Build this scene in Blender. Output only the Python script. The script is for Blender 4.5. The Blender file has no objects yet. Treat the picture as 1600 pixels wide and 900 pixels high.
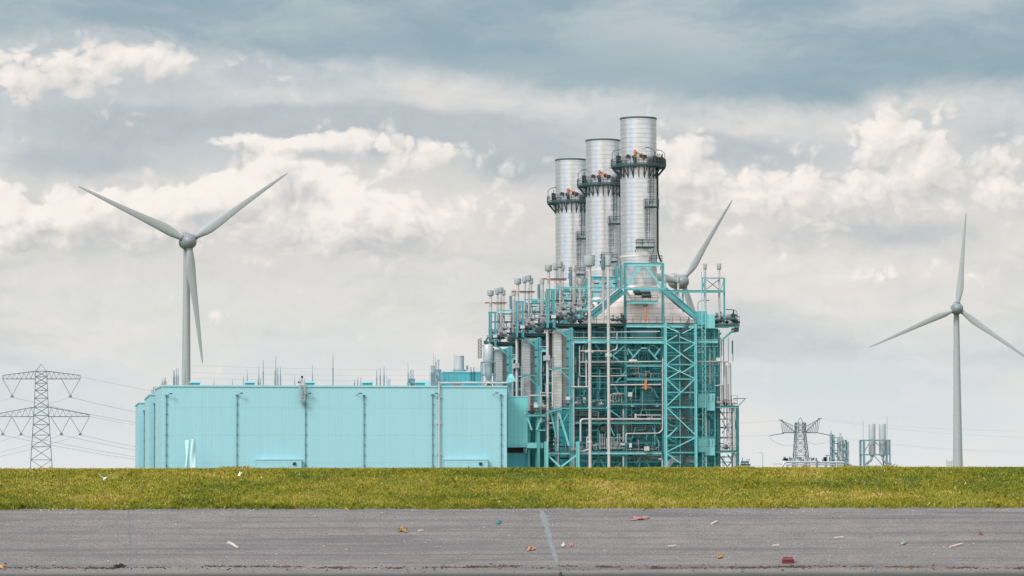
import bpy, math, random
import numpy as np
from mathutils import Vector, Matrix
R = math.radians
rnd = random.Random(7)
scene = bpy.context.scene
COL = scene.collection

# ------------------------------------------------------------------ camera
FPX = 5184.0                      # focal length in pixels of a 1600 px wide frame
EYE = Vector((0, 0, 6.0))
AZ = R(8.0); PITCH = math.atan(308 / FPX); ROLL = R(0.10)
F_H = Vector((math.sin(AZ), math.cos(AZ), 0))         # level heading of the camera
L_H = Vector((math.cos(AZ), -math.sin(AZ), 0))        # to its right
fwd = F_H * math.cos(PITCH) + Vector((0, 0, 1)) * math.sin(PITCH)
up0 = L_H.cross(fwd)
right = L_H * math.cos(ROLL) - up0 * math.sin(ROLL)
upv = up0 * math.cos(ROLL) + L_H * math.sin(ROLL)
cam = bpy.data.cameras.new('camera'); camo = bpy.data.objects.new('camera', cam); COL.objects.link(camo)
m = Matrix((right, upv, -fwd)).transposed().to_4x4(); m.translation = EYE
camo.matrix_world = m
cam.sensor_width = 36; cam.lens = 36 * FPX / 1600; cam.clip_start = 1; cam.clip_end = 40000
scene.camera = camo

def ray(px, py): return fwd * FPX + right * (px - 800) + upv * (450 - py)
def at(px, py, Y):
    v = ray(px, py); return EYE + v * (Y / v.y)
def mpp(px, Y): return Y / ray(px, 600).y             # metres per photo pixel on the plane Y

GROUND = 4.0

# ------------------------------------------------------------------ mesh collector
class MB:
    def __init__(s): s.v = []; s.f = []
    def quadstrip(s, ringA, ringB):
        n = len(ringA)
        for i in range(n): s.f.append((ringA[i], ringA[(i+1) % n], ringB[(i+1) % n], ringB[i]))
    def add(s, verts):
        b = len(s.v); s.v.extend([tuple(x) for x in verts]); return list(range(b, b+len(verts)))
    def box(s, c, sx, sy, sz, rz=0.0):
        cx, cy, cz = c; hx, hy, hz = sx/2, sy/2, sz/2; ca, sa = math.cos(rz), math.sin(rz)
        vs = []
        for z in (-hz, hz):
            for x, y in ((-hx,-hy),(hx,-hy),(hx,hy),(-hx,hy)):
                vs.append((cx+x*ca-y*sa, cy+x*sa+y*ca, cz+z))
        i = s.add(vs)
        for q in ((3,2,1,0),(4,5,6,7),(0,1,5,4),(1,2,6,5),(2,3,7,6),(3,0,4,7)): s.f.append(tuple(i[k] for k in q))
        return s
    def bar(s, P, Q, w, h=None):
        """rectangular bar from P to Q: w across in the vertical plane, h across in depth"""
        P = Vector(P); Q = Vector(Q); h = h or w
        d = (Q-P)
        if d.length < 1e-6: return s
        d.normalize()
        ref = Vector((0,1,0)) if abs(d.y) < 0.9 else Vector((0,0,1))
        a = d.cross(ref).normalized(); b = a.cross(d).normalized()
        vs = []
        for C in (P, Q):
            for x, y in ((-1,-1),(1,-1),(1,1),(-1,1)): vs.append(C + a*(x*w/2) + b*(y*h/2))
        i = s.add(vs)
        for q in ((3,2,1,0),(4,5,6,7),(0,1,5,4),(1,2,6,5),(2,3,7,6),(3,0,4,7)): s.f.append(tuple(i[k] for k in q))
        return s
    def hbeam(s, P, Q, w, h=None):
        """rolled steel beam: web with two flanges"""
        P = Vector(P); Q = Vector(Q); h = h or w*0.7
        d = (Q-P).normalized(); ref = Vector((0,1,0)) if abs(d.y) < 0.9 else Vector((0,0,1))
        a = d.cross(ref).normalized()
        t = w*0.14
        s.bar(P, Q, w*0.98-2*t+0.004, h*0.25)
        for k in (-1, 1): s.bar(P+a*k*(w/2-t/2), Q+a*k*(w/2-t/2), t, h)
        return s
    def tube(s, pts, r, n=8, caps=True, bend=0.0):
        pts = [Vector(p) for p in pts]
        if bend > 0 and len(pts) > 2:
            q = [pts[0]]
            for i in range(1, len(pts)-1):
                a, b, c = pts[i-1], pts[i], pts[i+1]
                l = min(bend, (a-b).length*0.45, (c-b).length*0.45)
                A = b+(a-b).normalized()*l; B = b+(c-b).normalized()*l
                for t in (0, .25, .5, .75, 1):
                    q.append(A*(1-t)**2 + b*2*t*(1-t) + B*t*t)
            pts = q+[pts[-1]]
        rings = []
        rr = r if isinstance(r, (list, tuple)) else [r]*len(pts)
        u = None
        for i, p in enumerate(pts):
            d = (pts[min(i+1, len(pts)-1)]-pts[max(i-1, 0)])
            if d.length < 1e-9: d = Vector((0,0,1))
            d.normalize()
            if u is None:
                u = d.orthogonal().normalized()
            else:
                u = (u-d*u.dot(d))
                u = u.normalized() if u.length > 1e-6 else d.orthogonal().normalized()
            w = d.cross(u)
            rings.append(s.add([p+u*(rr[i]*math.cos(2*math.pi*k/n))+w*(rr[i]*math.sin(2*math.pi*k/n)) for k in range(n)]))
        for A, B in zip(rings, rings[1:]): s.quadstrip(A, B)
        if caps: s.f.append(tuple(reversed(rings[0]))); s.f.append(tuple(rings[-1]))
        return s
    def lathe(s, c, prof, n=24, axis=None, caps=True):
        """profile [(r, h)] turned about axis through c"""
        ax = Vector(axis).normalized() if axis is not None else Vector((0,0,1))
        u = ax.orthogonal().normalized() if axis is not None else Vector((1,0,0)); w = ax.cross(u); c = Vector(c)
        rings = [s.add([c+ax*h+u*(r*math.cos(2*math.pi*k/n))+w*(r*math.sin(2*math.pi*k/n)) for k in range(n)]) for r, h in prof]
        for A, B in zip(rings, rings[1:]): s.quadstrip(A, B)
        if caps: s.f.append(tuple(reversed(rings[0]))); s.f.append(tuple(rings[-1]))
        return s
    def loft(s, loops, caps=True):
        rings = [s.add(l) for l in loops]
        for A, B in zip(rings, rings[1:]): s.quadstrip(A, B)
        if caps: s.f.append(tuple(reversed(rings[0]))); s.f.append(tuple(rings[-1]))
        return s
    def build(s, name, mat, parent=None, smooth=False, label=None):
        me = bpy.data.meshes.new(name)
        o = bpy.data.objects.new(name, me); COL.objects.link(o)
        org = Vector((0,0,0))
        if parent is not None:
            o.parent = parent; org = WORLD[parent.name]
            WORLD[o.name] = org
        else:
            n = max(1, len(s.v)); zs = min(v[2] for v in s.v)
            org = Vector((sum(v[0] for v in s.v)/n, sum(v[1] for v in s.v)/n, zs))
            o.location = org; WORLD[o.name] = org
        me.from_pydata([(v[0]-org.x, v[1]-org.y, v[2]-org.z) for v in s.v], [], s.f)
        me.materials.append(mat)
        if smooth:
            me.polygons.foreach_set('use_smooth', [True]*len(me.polygons))
            try: me.set_sharp_from_angle(angle=R(35))
            except Exception: pass
        me.update()
        if label: o['label'] = label
        return o
WORLD = {}

def tag(o, label=None, cat=None, group=None, kind=None):
    if label: o['label'] = label
    if cat: o['category'] = cat
    if group: o['group'] = group
    if kind: o['kind'] = kind
    return o
def thing(name, loc, label, cat, group=None):
    o = bpy.data.objects.new(name, None); COL.objects.link(o); o.location = loc; o.empty_display_size = 1
    WORLD[o.name] = Vector(loc)
    return tag(o, label, cat, group)
def copy_tree(o, parent=None):
    c = o.copy(); COL.objects.link(c)
    if parent is not None: c.parent = parent
    for ch in list(o.children): copy_tree(ch, c)
    return c

# ------------------------------------------------------------------ materials
def new_mat(name):
    mt = bpy.data.materials.new(name); mt.use_nodes = True
    nt = mt.node_tree; return mt, nt, nt.nodes['Principled BSDF']
def lnk(nt, a, b): nt.links.new(a, b)
def noise(nt, scale, detail=4, rough=0.55, vec=None, stretch=None):
    n = nt.nodes.new('ShaderNodeTexNoise'); n.inputs['Scale'].default_value = scale
    n.inputs['Detail'].default_value = detail; n.inputs['Roughness'].default_value = rough
    if vec is None:
        g = nt.nodes.new('ShaderNodeNewGeometry'); vec = g.outputs['Position']
    if stretch:
        mp = nt.nodes.new('ShaderNodeVectorMath'); mp.operation = 'MULTIPLY'; mp.inputs[1].default_value = stretch
        lnk(nt, vec, mp.inputs[0]); vec = mp.outputs[0]
    lnk(nt, vec, n.inputs['Vector']); return n
def ramp(nt, fac, stops, interp='LINEAR'):
    r = nt.nodes.new('ShaderNodeValToRGB'); r.color_ramp.interpolation = interp
    e = r.color_ramp.elements
    while len(e) < len(stops): e.new(0.5)
    for el, (p, c) in zip(e, stops):
        el.position = p; el.color = (*c, 1) if len(c) == 3 else c
    lnk(nt, fac, r.inputs['Fac']); return r
def mixc(nt, fac, a, b, mode='MIX'):
    n = nt.nodes.new('ShaderNodeMix'); n.data_type = 'RGBA'; n.blend_type = mode
    for sock, val in ((n.inputs[0], fac), (n.inputs[6], a), (n.inputs[7], b)):
        if hasattr(val, 'links'): lnk(nt, val, sock)
        elif isinstance(val, (int, float)): sock.default_value = val
        else: sock.default_value = (*val, 1)
    return n.outputs[2]
def mul3(c, k): return tuple(x*k for x in c)
def bump(nt, h, strength, dist, bsdf):
    b = nt.nodes.new('ShaderNodeBump'); b.inputs['Strength'].default_value = strength; b.inputs['Distance'].default_value = dist
    lnk(nt, h, b.inputs['Height']); lnk(nt, b.outputs['Normal'], bsdf.inputs['Normal'])

def paint(name, c, rough=0.45, metal=0.0, dirt=0.25, scale=0.6, streak=True):
    """weathered paint or metal: broad tone change plus vertical run marks"""
    mt, nt, b = new_mat(name)
    n1 = noise(nt, scale, 5, .6)
    n2 = noise(nt, 1.0, 4, .65, stretch=(2.2, 2.2, .12 if streak else 2.2))
    d = tuple(x*(1-dirt)*0.9+0.01 for x in c)
    col = mixc(nt, ramp(nt, n1.outputs['Fac'], [(.35, (0,0,0)), (.75, (1,1,1))]).outputs['Color'], mul3(c, 1.04), mul3(c, 1-dirt*.5))
    col = mixc(nt, ramp(nt, n2.outputs['Fac'], [(.5, (0,0,0)), (.8, (.7,.7,.7))]).outputs['Color'], col, d)
    lnk(nt, col, b.inputs['Base Color'])
    b.inputs['Metallic'].default_value = metal
    rr = nt.nodes.new('ShaderNodeMapRange'); rr.inputs['To Min'].default_value = max(.05, rough-.1); rr.inputs['To Max'].default_value = min(1, rough+.15)
    lnk(nt, n1.outputs['Fac'], rr.inputs['Value']); lnk(nt, rr.outputs['Result'], b.inputs['Roughness'])
    return mt

def math_node(nt, op, a, b=None):
    n = nt.nodes.new('ShaderNodeMath'); n.operation = op
    for k, v in enumerate((a, b)):
        if v is None: continue
        if hasattr(v, 'links'): lnk(nt, v, n.inputs[k])
        else: n.inputs[k].default_value = v
    return n.outputs[0]
def axis_of(nt, ax):
    g = nt.nodes.new('ShaderNodeNewGeometry'); s = nt.nodes.new('ShaderNodeSeparateXYZ'); lnk(nt, g.outputs['Position'], s.inputs[0])
    return s.outputs[ax]
def line_mask(nt, val, period, width):
    """1 on thin joint lines every PERIOD metres"""
    a = math_node(nt, 'FRACT', math_node(nt, 'DIVIDE', val, period))
    return math_node(nt, 'LESS_THAN', a, width/period)

def cladding(name, c, rib=0.9, joint_h=4.6, rough=0.5, rib_dark=.80, tone=0.05):
    """profiled steel sheeting: vertical ribs, a few level sheet joints, slight tone change sheet by sheet"""
    mt, nt, b = new_mat(name)
    x = axis_of(nt, 0); y = axis_of(nt, 1); z = axis_of(nt, 2)
    xy = math_node(nt, 'ADD', x, y)
    rm = line_mask(nt, xy, rib, rib*0.22)
    jm = line_mask(nt, z, joint_h, 0.10)
    wn = nt.nodes.new('ShaderNodeTexWhiteNoise'); wn.noise_dimensions = '1D'
    lnk(nt, math_node(nt, 'FLOOR', math_node(nt, 'DIVIDE', xy, rib*1.0)), wn.inputs['W'])
    n1 = noise(nt, .08, 4, .6)
    n2 = noise(nt, 1.0, 4, .6, stretch=(1.2, 1.2, .07))
    col = mixc(nt, n1.outputs['Fac'], mul3(c, 1+tone), mul3(c, 1-tone))
    col = mixc(nt, math_node(nt, 'MULTIPLY', wn.outputs['Value'], .5), col, mul3(c, 1-tone*1.5))
    col = mixc(nt, math_node(nt, 'MULTIPLY', rm, .55), col, mul3(c, rib_dark))
    col = mixc(nt, math_node(nt, 'MULTIPLY', jm, .5), col, mul3(c, .72))
    col = mixc(nt, ramp(nt, n2.outputs['Fac'], [(.56, (0,0,0)), (.85, (.3,.3,.3))]).outputs['Color'], col, mul3(c, .7))
    lnk(nt, col, b.inputs['Base Color']); b.inputs['Roughness'].default_value = rough
    tri = math_node(nt, 'PINGPONG', math_node(nt, 'DIVIDE', xy, rib), 0.5)
    bump(nt, tri, .35, .05, b)
    return mt

def lagging(name, c, band=0.88, rough=.42, metal=.75, seam=.62, tone=1.0, stain=1.0):
    """sheet metal cladding: level bands and staggered upright seams"""
    mt, nt, b = new_mat(name)
    x = axis_of(nt, 0); y = axis_of(nt, 1); z = axis_of(nt, 2)
    hm = line_mask(nt, z, band, .10)
    row = math_node(nt, 'FLOOR', math_node(nt, 'DIVIDE', z, band))
    wn = nt.nodes.new('ShaderNodeTexWhiteNoise'); wn.noise_dimensions = '2D'
    cv = nt.nodes.new('ShaderNodeCombineXYZ')
    off = math_node(nt, 'MULTIPLY', math_node(nt, 'MODULO', row, 2.0), .5)
    cx = math_node(nt, 'ADD', math_node(nt, 'DIVIDE', x, 1.7), off)
    lnk(nt, math_node(nt, 'FLOOR', cx), cv.inputs[0]); lnk(nt, row, cv.inputs[1])
    lnk(nt, cv.outputs[0], wn.inputs['Vector'])
    vm = math_node(nt, 'LESS_THAN', math_node(nt, 'FRACT', cx), .045)
    n2 = noise(nt, 1.0, 5, .6, stretch=(1.3, 1.3, .1))
    col = mixc(nt, wn.outputs['Value'], mul3(c, 1+.07*tone), mul3(c, 1-.10*tone))
    col = mixc(nt, ramp(nt, n2.outputs['Fac'], [(.45, (0,0,0)), (.8, (.55*stain,)*3)]).outputs['Color'], col, (c[0]*.86, c[1]*.74, c[2]*.66))
    col = mixc(nt, math_node(nt, 'MULTIPLY', hm, .8), col, mul3(c, seam))
    col = mixc(nt, math_node(nt, 'MULTIPLY', vm, .4), col, mul3(c, seam))
    lnk(nt, col, b.inputs['Base Color'])
    b.inputs['Metallic'].default_value = metal
    lnk(nt, math_node(nt, 'ADD', math_node(nt, 'MULTIPLY', wn.outputs['Value'], .14), rough-.07), b.inputs['Roughness'])
    return mt

M = {}
M['hall'] = cladding('pale_turquoise_sheeting', (.275, .525, .595), rib=.62, joint_h=5.1, rib_dark=.93)
M['hall_trim'] = paint('pale_turquoise_trim', (.29, .54, .59), .5, dirt=.15)
M['hall_roof'] = paint('roof_felt', (.22, .50, .54), .8, dirt=.2)
M['teal'] = paint('turquoise_steel_paint', (.10, .37, .40), .45, dirt=.38)
M['teal_pale'] = paint('pale_turquoise_steel', (.18, .50, .53), .45, dirt=.25)
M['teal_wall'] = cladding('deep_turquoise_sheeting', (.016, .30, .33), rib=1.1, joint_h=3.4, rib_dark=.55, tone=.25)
M['teal_mid'] = cladding('turquoise_sheeting', (.07, .35, .395), rib=.8, joint_h=4.0, rib_dark=.6, tone=.08)
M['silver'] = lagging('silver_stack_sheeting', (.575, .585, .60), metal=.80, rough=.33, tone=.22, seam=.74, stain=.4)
M['hood'] = lagging('hood_sheeting', (.66, .60, .57), band=1.05, metal=.4, rough=.5, seam=.5)
M['duct'] = lagging('duct_lagging', (.50, .51, .51), band=.55, metal=.45, rough=.5)
M['pipe'] = paint('pipe_lagging', (.52, .50, .50), .42, metal=.35, dirt=.35)
M['pipe_grey'] = paint('grey_pipe', (.42, .44, .46), .45, metal=.4, dirt=.35)
M['galv'] = paint('galvanised_steel', (.055, .085, .09), .55, metal=.3, dirt=.4)
M['dark_teal'] = paint('dark_green_platform_steel', (.010, .058, .065), .55, dirt=.3)
M['grate'] = paint('floor_grating', (.04, .11, .12), .7, dirt=.3)
M['black'] = paint('black_steel', (.012, .014, .016), .5, dirt=.3)
M['white'] = paint('white_enamel', (.52, .54, .54), .4, dirt=.2)
M['box'] = paint('light_grey_box', (.45, .46, .45), .45, dirt=.25)
M['orange'] = paint('orange_paint', (.50, .19, .07), .45, dirt=.25)
M['red'] = paint('red_brown_pipe', (.33, .10, .08), .5, dirt=.3)
M['turbine'] = paint('turbine_grey_white', (.295, .325, .335), .42, dirt=.10, scale=.06)
M['turbine_hub'] = paint('turbine_hub_grey', (.19, .215, .24), .38, dirt=.1, scale=.1)
M['pylon'] = paint('hazed_pylon_steel', (.13, .175, .215), .55, metal=.2, dirt=.25)  # lightened towards blue grey, standing in for haze over the far steelwork
M['wire'] = paint('aluminium_cable', (.34, .38, .41), .5, metal=.2, dirt=.1)
M['tank'] = paint('pale_grey_tank', (.40, .44, .47), .42, metal=.2, dirt=.15)
M['downpipe'] = paint('grey_downpipe', (.07, .155, .17), .5, dirt=.25)
M['sculpture'] = paint('white_sculpture_coat', (.45, .68, .71), .4, dirt=.06)
M['rod'] = paint('lightning_rod_steel', (.19, .24, .27), .5, metal=.2, dirt=.2)
M['blue_steel'] = paint('blue_grey_steel', (.13, .235, .28), .5, dirt=.2)

# ------------------------------------------------------------------ dike, water, ground
D0, Z0 = 200.0, -1.38              # top edge of the asphalt: distance and height below the eye
SL = 1/4.0                         # asphalt slope
GS = 1/2.9                         # grass slope
CREST = 6.95
def dk(d, l, z): p = F_H*d + L_H*l; return Vector((p.x, p.y, EYE.z+z))
N_SL = (F_H*(-SL) + Vector((0,0,1))).normalized()
P_SL = dk(D0, 0, Z0)
def on_slope(px, py, lift=0.0):
    v = ray(px, py); t = (P_SL-EYE).dot(N_SL)/v.dot(N_SL); return EYE+v*t+N_SL*lift
N_GR = (F_H*(-GS) + Vector((0,0,1))).normalized()
def on_grass(px, py, lift=0.0):
    v = ray(px, py); t = (P_SL-EYE).dot(N_GR)/v.dot(N_GR); return EYE+v*t+N_GR*lift

def asphalt_mat():
    mt, nt, b = new_mat('weathered_asphalt')
    g = nt.nodes.new('ShaderNodeNewGeometry')
    # along / across the dike
    dl = nt.nodes.new('ShaderNodeVectorMath'); dl.operation = 'DOT_PRODUCT'; dl.inputs[1].default_value = tuple(L_H); lnk(nt, g.outputs['Position'], dl.inputs[0])
    df = nt.nodes.new('ShaderNodeVectorMath'); df.operation = 'DOT_PRODUCT'; df.inputs[1].default_value = tuple(F_H); lnk(nt, g.outputs['Position'], df.inputs[0])
    cv = nt.nodes.new('ShaderNodeCombineXYZ'); lnk(nt, dl.outputs['Value'], cv.inputs[0]); lnk(nt, df.outputs['Value'], cv.inputs[1])
    v = cv.outputs[0]
    streak = noise(nt, 1.0, 6, .65, vec=v, stretch=(.035, .95, 1)); streak2 = noise(nt, 1.0, 4, .6, vec=v, stretch=(.10, 2.6, 1))
    broad = noise(nt, .16, 4, .6, vec=v)
    patch = noise(nt, 1.0, 5, .6, vec=v, stretch=(.12, .45, 1))
    speck = noise(nt, 1.0, 4, .8, vec=v, stretch=(9, 3.2, 1)); mid = noise(nt, 1.0, 5, .7, vec=v, stretch=(.7, .6, 1))
    col = ramp(nt, streak.outputs['Fac'], [(.30, (.082, .077, .075)), (.5, (.150, .138, .131)), (.72, (.200, .180, .168))]).outputs['Color']
    col = mixc(nt, ramp(nt, broad.outputs['Fac'], [(.35, (0,0,0)), (.7, (.6,.6,.6))]).outputs['Color'], col, (.172, .158, .155))
    col = mixc(nt, ramp(nt, mid.outputs['Fac'], [(.44, (0,0,0)), (.66, (.75,.75,.75))]).outputs['Color'], col, (.112, .105, .104))
    col = mixc(nt, ramp(nt, patch.outputs['Fac'], [(.56, (0,0,0)), (.72, (.6,.6,.6))]).outputs['Color'], col, (.088, .090, .095))
    col = mixc(nt, ramp(nt, speck.outputs['Fac'], [(.36, (1,1,1)), (.48, (0,0,0))]).outputs['Color'], col, (.066, .064, .068))
    col = mixc(nt, ramp(nt, speck.outputs['Fac'], [(.56, (0,0,0)), (.70, (1,1,1))]).outputs['Color'], col, (.29, .26, .245))
    col = mixc(nt, ramp(nt, streak.outputs['Fac'], [(.36, (.55,.55,.55)), (.52, (0,0,0))]).outputs['Color'], col, (.062, .062, .068))
    col = mixc(nt, ramp(nt, streak2.outputs['Fac'], [(.36, (.5,.5,.5)), (.47, (0,0,0))]).outputs['Color'], col, (.075, .073, .078))
    # tide zone: pinkish silt band, then dark algae where the water reaches
    wob = noise(nt, .35, 5, .65, vec=v)
    zz = nt.nodes.new('ShaderNodeSeparateXYZ'); lnk(nt, g.outputs['Position'], zz.inputs[0])
    h = math_node(nt, 'ADD', zz.outputs[2], math_node(nt, 'MULTIPLY', math_node(nt, 'SUBTRACT', wob.outputs['Fac'], .5), .12))
    silt = ramp(nt, math_node(nt, 'SUBTRACT', h, 0.5), [(.60, (1,1,1)), (.86, (0,0,0))]).outputs['Color']
    col = mixc(nt, math_node(nt, 'MULTIPLY', silt, .55), col, (.155, .135, .125))
    alg = nt.nodes.new('ShaderNodeMapRange'); alg.inputs['From Min'].default_value = 1.17; alg.inputs['From Max'].default_value = .99
    lnk(nt, h, alg.inputs['Value'])
    col = mixc(nt, alg.outputs['Result'], col, (.035, .043, .036))
    lnk(nt, col, b.inputs['Base Color']); b.inputs['Roughness'].default_value = .85
    bump(nt, speck.outputs['Fac'], .5, .03, b)
    return mt
M['asphalt'] = asphalt_mat()

LATW = 420.0
def sheet(name, profile, mat, lw=LATW, nl=2):
    mb = MB()
    rows = [mb.add([dk(d, -lw+2*lw*i/(nl-1), z) for i in range(nl)]) for d, z in profile]
    for A, B in zip(rows, rows[1:]):
        for i in range(nl-1): mb.f.append((A[i], A[i+1], B[i+1], B[i]))
    return mb.build(name, mat)
tag(sheet('pavement', [(D0-26, Z0-26*SL), (D0, Z0)], M['asphalt']), kind='structure', label='grey asphalt slope of the sea dike running down to the water', cat='slope')

def soil_mat():
    mt, nt, b = new_mat('dike_turf_soil')
    n = noise(nt, .5, 6, .65)
    lnk(nt, ramp(nt, n.outputs['Fac'], [(.3, (.085, .095, .012)), (.55, (.140, .145, .020)), (.8, (.20, .17, .045))]).outputs['Color'], b.inputs['Base Color'])
    b.inputs['Roughness'].default_value = 1
    return mt
M['soil'] = soil_mat()
ZC = Z0+CREST*GS
def dike_z(d):
    k = d-D0
    if k < CREST-1.2: return Z0-.02+k*GS
    # rounded crest
    t = min(1.0, (k-(CREST-1.2))/2.4)
    return Z0-.02+(CREST-1.2)*GS + 2.4*GS*(t-t*t*.5)
prof = [(D0-.02, Z0-.15), (D0, Z0-.012)]+[(D0+k, dike_z(D0+k)) for k in (.5, 1.5, 3, 4.5, 5.75, 6.2, 6.6, 7.0, 7.5, 8.1)]+[(D0+12, dike_z(D0+8.15)), (D0+22, GROUND-EYE.z), (D0+22.5, GROUND-EYE.z-.3)]
tag(sheet('dike', prof, M['soil']), kind='structure', label='low green dike rising behind the asphalt slope', cat='dike')

def ground_mat():
    mt, nt, b = new_mat('flat_polder_ground')
    n = noise(nt, .01, 6, .6)
    lnk(nt, ramp(nt, n.outputs['Fac'], [(.3, (.06, .085, .02)), (.6, (.12, .13, .04)), (.8, (.17, .16, .08))]).outputs['Color'], b.inputs['Base Color'])
    b.inputs['Roughness'].default_value = 1
    return mt
gm = MB()
i = gm.add([dk(D0+22, -15000, GROUND-EYE.z), dk(D0+22, 15000, GROUND-EYE.z), dk(25000, 15000, GROUND-EYE.z), dk(25000, -15000, GROUND-EYE.z)])
gm.f.append(tuple(i)); tag(gm.build('ground', ground_mat()), kind='structure', label='flat land behind the dike', cat='ground')

def water_mat():
    mt, nt, b = new_mat('harbour_water')
    b.inputs['Base Color'].default_value = (.03, .045, .045, 1); b.inputs['Roughness'].default_value = .12
    n = noise(nt, .8, 5, .6); bump(nt, n.outputs['Fac'], .6, .25, b)
    return mt
wm = MB(); i = wm.add([dk(-3000, -15000, -EYE.z), dk(-3000, 15000, -EYE.z), dk(D0-10, 15000, -EYE.z), dk(D0-10, -15000, -EYE.z)])
wm.f.append(tuple(i)); tag(wm.build('water', water_mat()), kind='structure', label='harbour water below the asphalt slope', cat='water')
# harbour bed closes the gap under the water line
bm_ = MB(); i = bm_.add([dk(-3000, -15000, -8.5), dk(-3000, 15000, -8.5), dk(D0-26, 15000, -8.5), dk(D0-26, -15000, -8.5)]); bm_.f.append(tuple(i))
tag(bm_.build('terrain', M['soil']), kind='structure', label='harbour bed under the water', cat='seabed')

# ---- grass: one object of many blades
def grass_mat():
    mt, nt, b = new_mat('dike_grass')
    at_ = nt.nodes.new('ShaderNodeAttribute'); at_.attribute_name = 'tint'
    sp = nt.nodes.new('ShaderNodeSeparateColor'); lnk(nt, at_.outputs['Color'], sp.inputs[0])
    g = ramp(nt, sp.outputs[0], [(0, (.085, .130, .009)), (.35, (.226, .226, .020)), (.6, (.325, .282, .040)), (.8, (.44, .33, .09)), (1, (.60, .45, .22))])
    lnk(nt, g.outputs['Color'], b.inputs['Base Color'])
    b.inputs['Roughness'].default_value = .7
    b.inputs['Specular IOR Level'].default_value = .2
    return mt
def vnoise(x, y, seed):
    """smooth value noise on numpy arrays"""
    rs = np.random.RandomState(seed); T = rs.rand(256, 256)
    xi = np.floor(x).astype(int); yi = np.floor(y).astype(int); fx = x-xi; fy = y-yi
    fx = fx*fx*(3-2*fx); fy = fy*fy*(3-2*fy)
    g = lambda a, b: T[a % 256, b % 256]
    return (g(xi, yi)*(1-fx)+g(xi+1, yi)*fx)*(1-fy)+(g(xi, yi+1)*(1-fx)+g(xi+1, yi+1)*fx)*fy
def fbm(x, y, seed, oct=4):
    s = 0; a = .5
    for k in range(oct): s = s+a*vnoise(x*2**k, y*2**k, seed+k); a *= .5
    return s/(1-.5**oct)
def make_grass():
    rs = np.random.RandomState(3)
    n = 430000; W = 48.0
    l = rs.uniform(-W, W, n); o_ = rs.rand(n) < .32; l = np.where(o_, np.sign(l)*(W+rs.rand(n)*62), l); k = rs.uniform(-.32, 9.2, n)
    dens = fbm(l*.5, k*.9, 11)
    keep = rs.rand(n) < .35+1.1*dens; keep &= k > -.30*fbm(l*1.3, l*0, 77)**2*2.2+.02; l, k = l[keep], k[keep]; n = len(l)
    z = np.array([dike_z(D0+q) for q in np.linspace(-.2, 10, 400)]); zz = np.interp(k, np.linspace(-.2, 10, 400), z)
    patch = fbm(l*.16, k*.5, 21); patch2 = fbm(l*.9, k*1.6, 31); fine = fbm(l*2.4, k*3, 41)
    edge = np.exp(-np.maximum(k, 0)/.55)            # lusher rim along the asphalt
    h = (.045+.075*rs.rand(n)**1.5)*(.7+.9*patch2) + .05*edge
    tuft = fbm(l*.55, k*.9, 61); h = h*np.where(tuft > .66, 1.0+1.6*(tuft-.66)/.2, 1.0); h = np.where(rs.rand(n) < .02, h*1.7, h)
    tint = .26+1.05*(patch-.5)+.60*(patch2-.5)+.32*(fine-.5)+.26*rs.rand(n)
    tint = np.where(edge > .25, tint*.72+.02, tint)
    straw = rs.rand(n) < .03
    tint = np.where(straw, .65+.4*rs.rand(n), tint)
    tint = np.clip(tint, 0, 1)
    w = .018+.022*rs.rand(n)
    ang = rs.uniform(0, math.pi, n); ca, sa = np.cos(ang), np.sin(ang)
    F = np.array(F_H); L = np.array(L_H); Zv = np.array([0, 0, 1.0])
    base = (D0+k)[:, None]*F+l[:, None]*L+(EYE.z+zz)[:, None]*Zv
    side = (ca*w)[:, None]*L+(sa*w)[:, None]*F
    lean = rs.normal(0, .45, (n, 2))
    tip = base+(h*1.0)[:, None]*Zv+(lean[:, 0]*h)[:, None]*L+(lean[:, 1]*h)[:, None]*F
    mid = base+(h*.55)[:, None]*Zv+(lean[:, 0]*h*.3)[:, None]*L+(lean[:, 1]*h*.3)[:, None]*F
    V = np.empty((n, 5, 3)); V[:, 0] = base-side; V[:, 1] = base+side; V[:, 2] = mid+side*.8; V[:, 3] = tip; V[:, 4] = mid-side*.8
    V = V.reshape(-1, 3); org = np.array(dk(D0, 0, Z0)); V -= org
    me = bpy.data.meshes.new('grass')
    me.vertices.add(n*5); me.vertices.foreach_set('co', V.astype(np.float32).ravel())
    me.loops.add(n*5); me.loops.foreach_set('vertex_index', np.arange(n*5, dtype=np.int32))
    me.polygons.add(n); me.polygons.foreach_set('loop_start', np.arange(0, n*5, 5, dtype=np.int32)); me.polygons.foreach_set('loop_total', np.full(n, 5, np.int32))
    me.update(calc_edges=True)
    a = me.color_attributes.new('tint', 'FLOAT_COLOR', 'POINT')
    c = np.repeat(tint, 5); buf = np.stack([c, c, c, np.ones_like(c)], 1).astype(np.float32)
    a.data.foreach_set('color', buf.ravel())
    me.materials.append(grass_mat())
    o = bpy.data.objects.new('grass', me); COL.objects.link(o); o.location = org
    return tag(o, 'short olive green grass with straw tufts covering the dike', 'grass', kind='stuff')
make_grass()

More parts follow.
